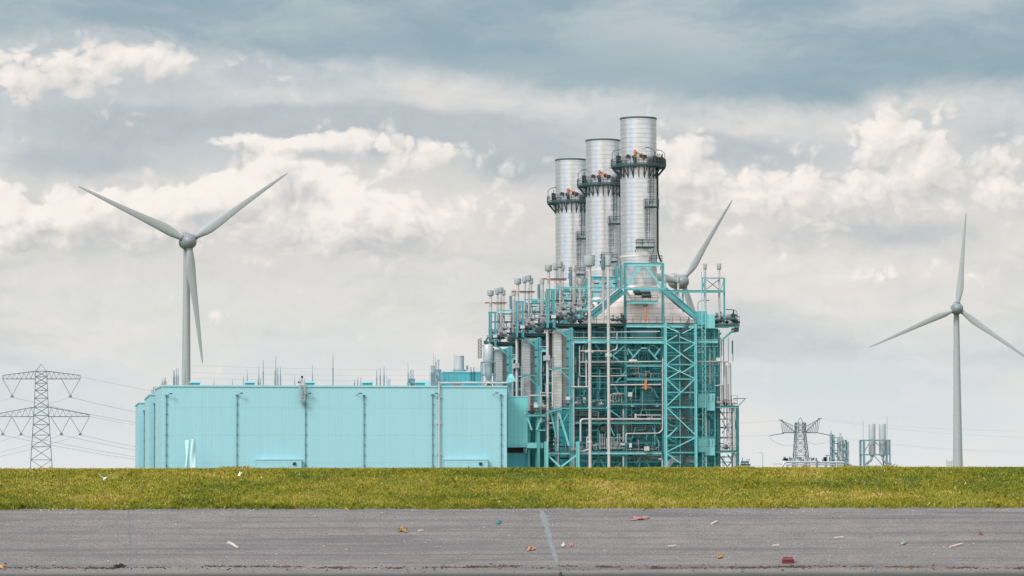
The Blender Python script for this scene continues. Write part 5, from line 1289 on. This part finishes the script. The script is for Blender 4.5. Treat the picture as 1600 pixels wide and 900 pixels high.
for x, y, nm in ((110, 618, 'upper right insulator'), (19, 618, 'upper left insulator'), (96, 677, 'lower inner right insulator'), (125.5, 677, 'lower outer right insulator'), (33, 677, 'lower inner left insulator'), (4.5, 677, 'lower outer left insulator'), (126, 586, 'upper right arm tip'), (140, 648, 'lower right arm tip')):
    A = at(x, y, YP)+Vector((0,0,-.7)); dx = x-64.5
    B = at(905+dx*.75, 762-(762-y)*.745, 1800); C = at(-640+dx*.95, 762-(762-y)*.97, 1390)
    hot = 'insulator' in nm
    power_line(A, B, 15 if hot else 12, .06 if hot else .04, 'thin grey cable from the %s of the tall pylon towards the halls' % nm)
    if x < 112 or hot: power_line(A, C, 15, .06 if hot else .04, 'thin grey cable from the %s of the tall pylon towards the left' % nm)
def pylon_right():
    Y = 2450; c = at(1250, 700, Y)
    root = thing('lattice_pylon', (c.x, Y, GROUND), 'far lattice pylon with two raised arms right of the plant', 'pylon', 'lattice pylons')
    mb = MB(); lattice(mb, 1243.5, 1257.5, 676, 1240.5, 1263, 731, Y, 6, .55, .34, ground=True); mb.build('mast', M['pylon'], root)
    mb = MB(); lattice(mb, 1243.5, 1257.5, 661, 1243.5, 1257.5, 676, Y, 2, .5, .3)
    t = at(1250.5, 652.5, Y)
    for x in (1243.5, 1257.5): mb.bar(at(x, 664, Y), t, .35)
    for x in (1243.5, 1248, 1254, 1258): mb.bar(at(x, 676, Y), at(x, 659.5, Y), .5)
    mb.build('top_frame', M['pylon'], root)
    for xi, xo, yo in ((1243, 1220, 656.5), (1258, 1281, 654)):
        mb = MB(); A = at(xi, 676, Y); O = at(xo, yo, Y); A2 = at(xi, 667, Y); Bm = at(xo+(2.5 if xo < 1250 else -3.5), 676, Y)
        mb.bar(A, O, .55); mb.bar(A2, O, .4); mb.bar(O, Bm, .3); mb.bar(A, Bm, .8)
        for k in range(1, 7): t0 = k/7; mb.bar(A.lerp(O, t0), A2.lerp(O, min(1, t0+.12)), .28); mb.bar(A.lerp(O, t0), A.lerp(Bm, t0), .24); mb.bar(A.lerp(O, t0), A.lerp(Bm, min(1, t0+.14)), .22)
        mb.bar(O+Vector((-1.6,0,0)), O+Vector((1.6,0,.1)), .6)
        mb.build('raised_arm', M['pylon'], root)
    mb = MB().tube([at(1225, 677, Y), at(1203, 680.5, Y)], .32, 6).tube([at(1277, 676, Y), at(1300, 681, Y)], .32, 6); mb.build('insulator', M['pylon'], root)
    mb = MB().tube([at(1201, 681, Y), at(1205, 687, Y), at(1215, 693, Y), at(1228, 697, Y), at(1240, 696, Y)], .14, 5); mb.build('jumper_loop', M['wire'], root); mb = MB().tube([at(1262, 690, Y), at(1272, 694, Y), at(1285, 693, Y), at(1299, 688, Y)], .14, 5); mb.build('jumper_loop', M['wire'], root)
    # lines
    power_line(at(1203, 680.5, Y), at(700, 670, Y+100), 3, .10, 'far cable from the raised arm pylon running left behind the boiler house')
    power_line(at(1220, 656.5, Y), at(700, 664, Y+100), 4, .08, 'far cable from the left raised arm tip running left behind the plant')
    power_line(at(1281, 654, Y), at(1750, 672, Y-150), 4, .08, 'far cable from the right raised arm tip running right past the lone turbine')
    power_line(at(1281, 655, Y+6), at(1750, 683, Y-150), 5, .07, 'far cable just below the one from the right raised arm tip')
    power_line(at(1300, 681, Y), at(1750, 700, Y-150), 6, .09, 'lowest far cable running right past the lone turbine')
    power_line(at(1300, 683, Y+8), at(1750, 707, Y-150), 5, .07, 'faint lower far cable running right near the ground')
pylon_right()
for (x0, y0, x1, y1, Y, nm) in ((300, 571, 760, 577, 760, 'topmost'), (300, 582, 760, 585, 770, 'middle'), (300, 591, 760, 592, 780, 'lowest')):
    power_line(at(x0, y0, Y), at(x1, y1, Y), 0.4, .022, '%s faint overhead cable above the hall roof' % nm)

# ================================================================== far plant at the right
def twin_tanks():
    Y = 1180; k = mpp(1368, Y); c = at(1368, 700, Y)
    root = thing('twin_tank_rack', (c.x, Y, GROUND), 'two pale grey upright tanks in a blue grey steel frame on the horizon', 'tank rack')
    for x in (1362.3, 1378.6):
        T = at(x, 662, Y); B = at(x, 710, Y); r = 5.4*k
        MB().lathe((T.x, Y, 0), [(r*.3, B.z-1), (r*.9, B.z-.1), (r, B.z+.3), (r, T.z-.4), (r*.97, T.z-.1), (r*.8, T.z)], 22).build('tank', M['tank'], root, smooth=True)
    mb = MB(); h = 2.6
    for x, w in ((1347, 4), (1387.5, 2.4), (1383, 2.6)):
        for s_ in (-1, 1): p = at(x, 688, Y); mb.bar((p.x, Y+s_*h, p.z), (p.x, Y+s_*h, GROUND), w*k*.8, .5)
    for y in (688, 710.5):
        for s_ in (-1, 1): a = at(1345.5, y, Y); b = at(1389, y, Y); mb.bar((a.x, Y+s_*h, a.z), (b.x, Y+s_*h, b.z), .42, .4)
        for x in (1347, 1370, 1387.5): p = at(x, y, Y); mb.bar((p.x, Y-h, p.z), (p.x, Y+h, p.z), .3)
    for a, b in (((1349, 708), (1358, 693)), ((1368, 691), (1385, 708)), ((1366, 712), (1379, 727)), ((1366, 712), (1355, 727))): mb.bar(at(*a, Y-h), at(*b, Y-h), .28)
    mb.build('frame', M['blue_steel'], root)
    for x, y in ((1348.5, 656), (1386, 650)): p = at(x, y, Y); q = at(x, 688, Y); MB().bar((p.x, Y, q.z), (p.x, Y, p.z), .09).build('lightning_rod', M['pylon'], root)
    mb = MB().tube([at(1362, 711, Y), at(1362, 719, Y), at(1355, 723, Y), at(1349, 726, Y)], .45, 8, bend=1).tube([at(1379, 711, Y), at(1379, 718, Y), at(1384, 723, Y), at(1393, 725, Y)], .45, 8, bend=1); mb.tube([at(1350, 726, Y), at(1354, 729, Y), at(1378, 729, Y), at(1391, 725.5, Y)], .4, 8, bend=1)
    mb.build('pipe', M['tank'], root, smooth=True)
    B = at(1388, 690, Y); MB().box((B.x, Y, at(1388, 699, Y).z), 1.1, 1.2, 21*k).build('cabinet', M['pipe_grey'], root)
twin_tanks()
def process_columns():
    Y = 1500; k = mpp(1310, Y); c = at(1310, 700, Y)
    root = thing('process_unit', (c.x, Y, GROUND), 'small cluster of process columns and pipes beside the far pylon', 'process unit')
    for x, w, y0 in ((1300.5, 2.6, 679), (1312.5, 3.2, 680), (1319, 5, 687), (1323.5, 2.4, 690)):
        T = at(x, y0, Y); r = w*k/2; MB().lathe((T.x, Y+rnd.uniform(-1, 1), 0), [(r, GROUND), (r, T.z-.4), (r*.8, T.z), (.1, T.z+.2)], 14).build('process_column', M[rnd.choice(['tank', 'blue_steel', 'pipe_grey'])], root, smooth=True)
    mb = MB()
    for x, y0 in ((1298, 676), (1302.5, 679), (1309.5, 685), (1315, 682), (1324.8, 690)):
        for s_ in (-1.2, 1.2): p = at(x, y0, Y); mb.bar((p.x, Y+s_, p.z), (p.x, Y+s_, GROUND), .3)
    for x0, x1, y in ((1298, 1303, 686), (1298, 1310, 693), (1300, 1325, 704), (1298, 1325, 719), (1311, 1316, 690), (1309, 1325, 696), (1298, 1312, 684)): a = at(x0, y, Y-1.3); b = at(x1, y, Y-1.3); mb.bar(a, b, .35)
    for a, b in (((1302, 705), (1310, 718)), ((1311, 705), (1318, 718)), ((1299, 680), (1302, 690))): mb.bar(at(*a, Y-1.3), at(*b, Y-1.3), .2)
    mb.build('frame', M['blue_steel'], root)
    p = at(1299, 672, Y); MB().bar(p, at(1299, 688, Y), .25).build('flare_tip', M['pipe_grey'], root); p = at(1312.8, 677, Y); MB().bar(p, at(1312.8, 688, Y), .4).build('flare_tip', M['pylon'], root)
    mb = MB(); rs = random.Random(4)
    for q in range(16): p = at(rs.uniform(1298, 1325), rs.uniform(686, 722), Y-1.8); mb.box(p, rs.uniform(.4, 1.3), .5, rs.uniform(.4, 1.2))
    mb.build('valve_cluster', M['pylon'], root)
process_columns()
def pipe_bridge():
    Y = 1250; c = at(1280, 725, Y)
    root = thing('pipe_rack', (c.x, Y, GROUND), 'long low rack of pale pipes along the dike crest right of the plant', 'pipe rack')
    for pp, w in (([(1222, 729), (1226, 722), (1232, 722), (1318, 722.5), (1330, 726)], 3.4), ([(1228, 727), (1236, 725.8), (1312, 726), (1340, 728)], 2.2), ([(1208, 725), (1217, 724.5), (1224, 726)], 1.2)):
        MB().tube([at(x, y, Y) for x, y in pp], w*mpp(1280, Y)/2, 10, bend=1.5).build('pipe', M['tank'], root, smooth=True)
    mb = MB()
    for x in (1223, 1240, 1258, 1276, 1291, 1305, 1318, 1328): p = at(x, 723, Y); mb.bar((p.x, Y, p.z-.3), (p.x, Y, GROUND), .5)
    for x in (1276, 1321): p = at(x, 719, Y); mb.bar((p.x, Y-1, p.z), (p.x, Y-1, GROUND), .6)
    mb.build('support', M['blue_steel'], root)
    rs = random.Random(9); mb = MB()
    for q in range(22): p = at(rs.uniform(1224, 1335), rs.uniform(716, 721), Y+1); mb.box(p, rs.uniform(.4, 1.4), .5, rs.uniform(.5, 1.4))
    for x in (1231, 1234, 1262, 1268, 1292, 1296, 1323): mb.bar(at(x, 713+rs.uniform(0, 5), Y+1), at(x, 722, Y+1), .3)
    mb.bar(at(1290, 711.5, Y), at(1298, 711.5, Y), .3); mb.bar(at(1292, 711.5, Y), at(1292, 722, Y), .3); mb.bar(at(1258, 712, Y), at(1270, 719, Y), .3)
    mb.build('valve_cluster', M['pylon'], root)
pipe_bridge()
p = at(1191.5, 707, 900); mb = MB().tube([(p.x, 900, GROUND), (p.x, 900, p.z-.4), (p.x-.3, 900, p.z), (p.x-.7, 900, p.z)], [.07, .05, .04, .04], 6).box((p.x-.85, 900, p.z), .5, .2, .1); tag(mb.build('street_lamp', M['pylon']), 'slim grey lamp post standing alone right of the boiler house', 'lamp post')
p = at(1164, 724, 700); mb = MB()
for x, h in ((1160, 715), (1164, 722), (1169, 720.5)): q = at(x, h, 700); mb.bar((q.x, 700, GROUND), (q.x, 700, q.z), .14)
mb.box((p.x, 700, p.z+.25), 1.6, 1.0, .5); mb.box((p.x+.7, 700, p.z+.75), .8, .3, .15); mb.tube([(p.x-1, 700, p.z-.3), (p.x+1.2, 700, p.z-.3)], .2, 8)
tag(mb.build('pump_skid', M['blue_steel']), 'small blue grey pump skid at the right foot of the boiler house', 'pump')

# ================================================================== sky and light
SUN_EL, SUN_AZ = R(42), AZ+math.pi-R(-38)          # sun behind the camera and to its left
world = bpy.data.worlds.new('World'); scene.world = world; world.use_nodes = True
nt = world.node_tree; nt.nodes.clear()
out = nt.nodes.new('ShaderNodeOutputWorld'); bg = nt.nodes.new('ShaderNodeBackground'); nt.links.new(bg.outputs[0], out.inputs[0])
bg.inputs['Strength'].default_value = 0.1
sky = nt.nodes.new('ShaderNodeTexSky'); sky.sky_type = 'NISHITA'; sky.sun_disc = False
sky.sun_elevation = SUN_EL; sky.sun_rotation = SUN_AZ; sky.air_density = 1.0; sky.dust_density = 2.0
class E:
    """tiny expression layer over math nodes"""
    def __init__(s, sock): s.s = sock
    @staticmethod
    def op(name, *a):
        n = nt.nodes.new('ShaderNodeMath'); n.operation = name
        for k, v in enumerate(a):
            if isinstance(v, E): nt.links.new(v.s, n.inputs[k])
            else: n.inputs[k].default_value = v
        return E(n.outputs[0])
    def __add__(s, o): return E.op('ADD', s, o)
    __radd__ = __add__
    def __sub__(s, o): return E.op('SUBTRACT', s, o)
    def __rsub__(s, o): return E.op('SUBTRACT', o, s)
    def __mul__(s, o): return E.op('MULTIPLY', s, o)
    __rmul__ = __mul__
    def __truediv__(s, o): return E.op('DIVIDE', s, o)
def sstep(a, b, x):
    n = nt.nodes.new('ShaderNodeMapRange'); n.interpolation_type = 'SMOOTHSTEP'
    n.inputs['From Min'].default_value = a; n.inputs['From Max'].default_value = b
    nt.links.new(x.s, n.inputs['Value']); return E(n.outputs[0])
def clamp01(x): 
    n = nt.nodes.new('ShaderNodeClamp'); nt.links.new(x.s, n.inputs[0]); return E(n.outputs[0])
def combine(x, y, z=0.0):
    n = nt.nodes.new('ShaderNodeCombineXYZ')
    for k, v in enumerate((x, y, z)):
        if isinstance(v, E): nt.links.new(v.s, n.inputs[k])
        else: n.inputs[k].default_value = v
    return n.outputs[0]
def nz(u, v, sx, sy, seed, detail=6, rough=.55, dist=0.0):
    n = nt.nodes.new('ShaderNodeTexNoise'); n.noise_dimensions = '3D'; n.inputs['Scale'].default_value = 1
    n.inputs['Detail'].default_value = detail; n.inputs['Roughness'].default_value = rough; n.inputs['Distortion'].default_value = dist
    nt.links.new(combine(u*sx, v*sy, seed), n.inputs['Vector']); return E(n.outputs['Fac'])
def puff(u, v, sc, seed):
    """rounded billows: one minus the squared distance to scattered centres"""
    n = nt.nodes.new('ShaderNodeTexVoronoi'); n.feature = 'F1'; n.voronoi_dimensions = '2D'
    n.inputs['Scale'].default_value = sc
    nt.links.new(combine(u+seed, v*1.15+seed*.7), n.inputs['Vector']); d = E(n.outputs['Distance']); return 1.0-d*d*1.5
def curve(u, pts, lo, hi):
    """piecewise smooth function of u given as (u, value) pairs"""
    r = nt.nodes.new('ShaderNodeValToRGB'); r.color_ramp.interpolation = 'EASE'
    u0, u1 = pts[0][0], pts[-1][0]; e = r.color_ramp.elements
    while len(e) < len(pts): e.new(.5)
    for el, (p, val) in zip(e, pts): el.position = (p-u0)/(u1-u0); g = (val-lo)/(hi-lo); el.color = (g, g, g, 1)
    nt.links.new(((u-u0)/(u1-u0)).s, r.inputs['Fac'])
    return E(r.outputs['Color'])*(hi-lo)+lo
def lin(r, g, b): 
    f = lambda c: ((c/255+.055)/1.055)**2.4 if c/255 > .04045 else c/255/12.92
    return (f(r), f(g), f(b))
def mix(f, a, b):
    n = nt.nodes.new('ShaderNodeMix'); n.data_type = 'RGBA'
    if isinstance(f, E): nt.links.new(f.s, n.inputs[0])
    else: n.inputs[0].default_value = f
    for sck, v in ((n.inputs[6], a), (n.inputs[7], b)):
        if hasattr(v, 'links'): nt.links.new(v, sck)
        else: sck.default_value = (*v, 1)
    return n.outputs[2]
tc = nt.nodes.new('ShaderNodeTexCoord'); sp = nt.nodes.new('ShaderNodeSeparateXYZ'); nt.links.new(tc.outputs['Generated'], sp.inputs[0])
X, Y, Z = (E(sp.outputs[k]) for k in range(3))
# azimuth from the plant's heading and elevation, both in steps of about 1.1 degrees
ca, sa = math.cos(AZ), math.sin(AZ)
lat = X*ca-Y*sa; fw = X*sa+Y*ca
u = E.op('ARCTAN2', lat, fw)*51.84
v = E.op('ARCSINE', Z)*51.84-.02
w1 = nz(u, v, .55, .8, 1.3, 4, .55)-.5; w2 = nz(u, v, .55, .8, 7.7, 4, .55)-.5
uu = u+w1*1.1; vv = v+w2*.8
# --- base veil: pale towards the horizon, greyer upward
base = nt.nodes.new('ShaderNodeValToRGB'); e = base.color_ramp.elements
stops = [(0, lin(229, 231, 231)), (.08, lin(222, 227, 228)), (.2, lin(214, 221, 223)), (.34, lin(222, 222, 219)), (.5, lin(219, 217, 213)), (.66, lin(205, 209, 210)), (.85, lin(190, 199, 204)), (1, lin(190, 199, 204))]
while len(e) < len(stops): e.new(.5)
for el, (p_, c_) in zip(e, stops): el.position = p_; el.color = (*c_, 1)
nt.links.new((v/8.0).s, base.inputs['Fac'])
colr = base.outputs['Color']
n_b = nz(uu, vv, .30, .75, 3.1, 6, .58); n_c = nz(uu, vv, .16, .5, 9.4, 5, .55)
colr = mix(sstep(.42, .68, n_b)*.62, colr, lin(237, 231, 225))
colr = mix(sstep(.46, .70, nz(uu, vv, .22, .80, 15.2, 6, .58))*sstep(.6, 2.2, v)*.60, colr, lin(190, 198, 200))
wv = combine(uu, vv)
def vop(name, a, b, c=None):
    n = nt.nodes.new('ShaderNodeVectorMath'); n.operation = name
    for k, q in enumerate((a, b, c)):
        if q is None: continue
        if hasattr(q, 'links'): nt.links.new(q, n.inputs[k])
        else: n.inputs[k].default_value = q
    return n
def blobs(lst, wv=wv):
    """sum of soft oval patches (x, y, half width, half height, weight), in hundredths of the angular grid"""
    tot = None
    for x, y, rx, ry, a in lst:
        ix, iy = 100/rx, 100/ry
        q = vop('MULTIPLY_ADD', wv, (ix, iy, 0), (-(x-800)/100*ix, -(762-y)/100*iy, 0)).outputs[0]
        g = E.op('POWER', math.exp(-1), E(vop('DOT_PRODUCT', q, q).outputs['Value']))
        tot = g*a if tot is None else E.op('MULTIPLY_ADD', g, a, tot)
    return tot
# --- grey undersides
grey = blobs([(380, 195, 260, 34, .9), (640, 215, 220, 36, 1.0), (200, 215, 160, 40, .55), (820, 265, 110, 34, .9), (120, 265, 180, 22, .7), (1130, 245, 170, 42, .75), (1380, 375, 230, 50, .62), (1000, 330, 110, 50, .3), (560, 318, 60, 18, .45), (640, 400, 120, 30, .35), (100, 410, 140, 24, .25), (1560, 230, 60, 40, .6)])
nz_g = nz(uu, vv, .5, 1.1, 21.0, 6, .6)
gm_ = sstep(.18, .80, grey+(nz_g-.5)*.9)
colr = mix(gm_*.85, colr, mix(nz(uu, vv, .9, 1.6, 33., 5, .55), lin(170, 182, 190), lin(194, 199, 202)))
# --- sunlit heaped clouds
wf1 = nz(uu, vv, 2.6, 2.8, 90., 3, .5)-.5; wf2 = nz(uu, vv, 2.6, 2.8, 97., 3, .5)-.5
pu = uu+wf1*.22; pv = vv+wf2*.20
def billow(a, b): return puff(a, b, 1.3, 2.0)*.46+puff(a, b, 2.9, 5.0)*.32+puff(a, b, 6.5, 9.0)*.20
puffn = billow(pu, pv)
fine = nz(uu, vv, 1.3, 1.5, 41., 7, .52)
HEAPS = [(425, 268, 38, 26, .9), (330, 312, 80, 30, .75), (480, 288, 42, 22, .7), (545, 310, 36, 36, .85), (590, 360, 78, 50, .9), (440, 350, 180, 64, .68), (270, 350, 70, 50, .5), (110, 350, 84, 44, .78), (15, 350, 46, 46, .85), (160, 325, 60, 30, .5), (120, 105, 230, 40, .38), (230, 98, 60, 26, .34), (60, 150, 120, 50, .26), (470, 232, 170, 16, .55), (1400, 215, 92, 40, .46), (1470, 265, 115, 60, .48), (1330, 300, 150, 55, .46), (1060, 268, 55, 40, .7), (1000, 235, 80, 26, .35), (335, 500, 44, 12, .26), (1200, 315, 130, 42, .42), (1150, 360, 120, 40, .30), (760, 330, 110, 40, .34), (690, 260, 120, 20, .35), (950, 120, 1, 1, 0), (1570, 330, 80, 50, .4), (1400, 440, 240, 18, .26)]
pl = blobs(HEAPS)
pl2 = blobs(HEAPS, combine(uu-.12, vv+.20))
dens = pl+(puffn-.66)*.85+(fine-.5)*.55
heap = sstep(.20, .48, dens)
# the billows' lit side: compare them with those a step towards the light, up and left
puff2 = billow(pu-.13, pv+.16)
fine2 = nz(uu-.10, vv+.13, 1.3, 1.5, 41., 7, .52)
relief = (puffn-puff2)*.75+(fine-fine2)*.9+(pl-pl2)*1.3
lit = clamp01(.58+relief+(dens-.50)*.25)
heapc = mix(lit, lin(203, 204, 205), lin(248, 241, 234))
colr = mix(heap*.90, colr, heapc)
# the same billows show faintly all through the cloud deck
rel_all = clamp01((puffn-puff2)*.60+(fine-fine2)*.55+(pl-pl2)*.5+.5)-.5
k_all = 1.0+rel_all*.11*sstep(.8, 3.4, v)
tx = nt.nodes.new('ShaderNodeVectorMath'); tx.operation = 'SCALE'; nt.links.new(colr, tx.inputs[0]); nt.links.new(k_all.s, tx.inputs['Scale']); colr = tx.outputs[0]
# --- dark layer of stratus overhead
edge = curve(u, [(-40, 6.6), (-8, 6.85), (-6, 6.9), (-4.6, 6.62), (-3, 6.42), (-1.4, 6.30), (0, 6.2), (1.5, 6.02), (3.6, 5.72), (5, 5.78), (6, 5.98), (8, 6.1), (40, 6.6)], 5, 8)
ragged = (nz(uu, vv, .8, 1.3, 51., 7, .62)-.5)
up = v-edge+ragged*.95
up_m = sstep(-.22, .34, up)
shade = nz(uu, vv, .26, .85, 61., 7, .6)
top_c = mix(sstep(.36, .66, shade), lin(147, 171, 183), lin(190, 200, 205))
core = E.op('EXPONENT', (v-edge-.45)*(v-edge-.45)*-2.6)*sstep(-5.5, -1.5, u)
top_c = mix(core*.62, top_c, lin(141, 169, 181))
# well above the frame the layer breaks up again into bright cloud with blue gaps
hi = sstep(9.5, 22, v)
brk = nz(u, v, .045, .06, 71., 6, .6)
sk = nt.nodes.new('ShaderNodeMix'); sk.data_type = 'RGBA'; sk.blend_type = 'MULTIPLY'; sk.inputs[0].default_value = 1; nt.links.new(sky.outputs[0], sk.inputs[6]); sk.inputs[7].default_value = (.1, .1, .1, 1)
high_c = mix(sstep(.38, .56, brk), sk.outputs[2], mix(nz(u, v, .1, .13, 81., 5, .6), lin(196, 202, 206), lin(250, 246, 242)))
colr = mix(up_m*.94, colr, top_c)
EXPO = 1.0
dm = nt.nodes.new('ShaderNodeMix'); dm.data_type = 'RGBA'; dm.blend_type = 'MULTIPLY'; dm.inputs[0].default_value = 1
nt.links.new(colr, dm.inputs[6]); dm.inputs[7].default_value = (2**-EXPO,)*3+(1,); colr = dm.outputs[2]
colr = mix(hi, colr, high_c)  # low sky is dimmed, this unseen higher sky stays brighter as fill
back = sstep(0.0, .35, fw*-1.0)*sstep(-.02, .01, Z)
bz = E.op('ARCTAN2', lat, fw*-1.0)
gap = E.op('EXPONENT', (bz+.84)*(bz+.84)*-22.0)+E.op('EXPONENT', (bz-1.15)*(bz-1.15)*-40.0)*.5  # unseen blue gap added behind the camera, reflected as a stripe on the chimneys
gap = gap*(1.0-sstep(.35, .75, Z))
colr = mix(back*(1.0-sstep(.2, .5, Z))*.7, colr, lin(246, 240, 233))  # unseen sky behind the camera brightened to cream for the same reflections
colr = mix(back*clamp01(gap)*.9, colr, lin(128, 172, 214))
gain = nt.nodes.new('ShaderNodeMix'); gain.data_type = 'RGBA'; gain.blend_type = 'MULTIPLY'; gain.inputs[0].default_value = 1
nt.links.new(colr, gain.inputs[6]); gain.inputs[7].default_value = (10, 10, 10, 1); gain.clamp_result = False
nt.links.new(gain.outputs[2], bg.inputs['Color'])

sun = bpy.data.lights.new('sun', 'SUN'); sun.energy = 1.5; sun.angle = R(22); sun.color = (1, .96, .90)
so = bpy.data.objects.new('sun', sun); COL.objects.link(so)
sd = Vector((math.sin(SUN_AZ)*math.cos(SUN_EL), math.cos(SUN_AZ)*math.cos(SUN_EL), math.sin(SUN_EL)))
so.rotation_euler = (-sd).to_track_quat('-Z', 'Y').to_euler(); so.location = (0, 0, 200)
# Nishita measures its rotation from +Y, clockwise seen from above, like SUN_AZ

vs = scene.view_settings; vs.view_transform = 'Standard'; vs.look = 'None'; vs.exposure = EXPO; vs.gamma = 1; vs.use_curve_mapping = False
scene.render.engine = 'CYCLES'; scene.cycles.max_bounces = 6; scene.cycles.diffuse_bounces = 3; scene.cycles.glossy_bounces = 3
scene.render.filter_size = 1.5
for o in bpy.data.objects:                                # plain bases for everything
    if o.type == 'MESH' and not o.data.materials: o.data.materials.append(M['galv'])
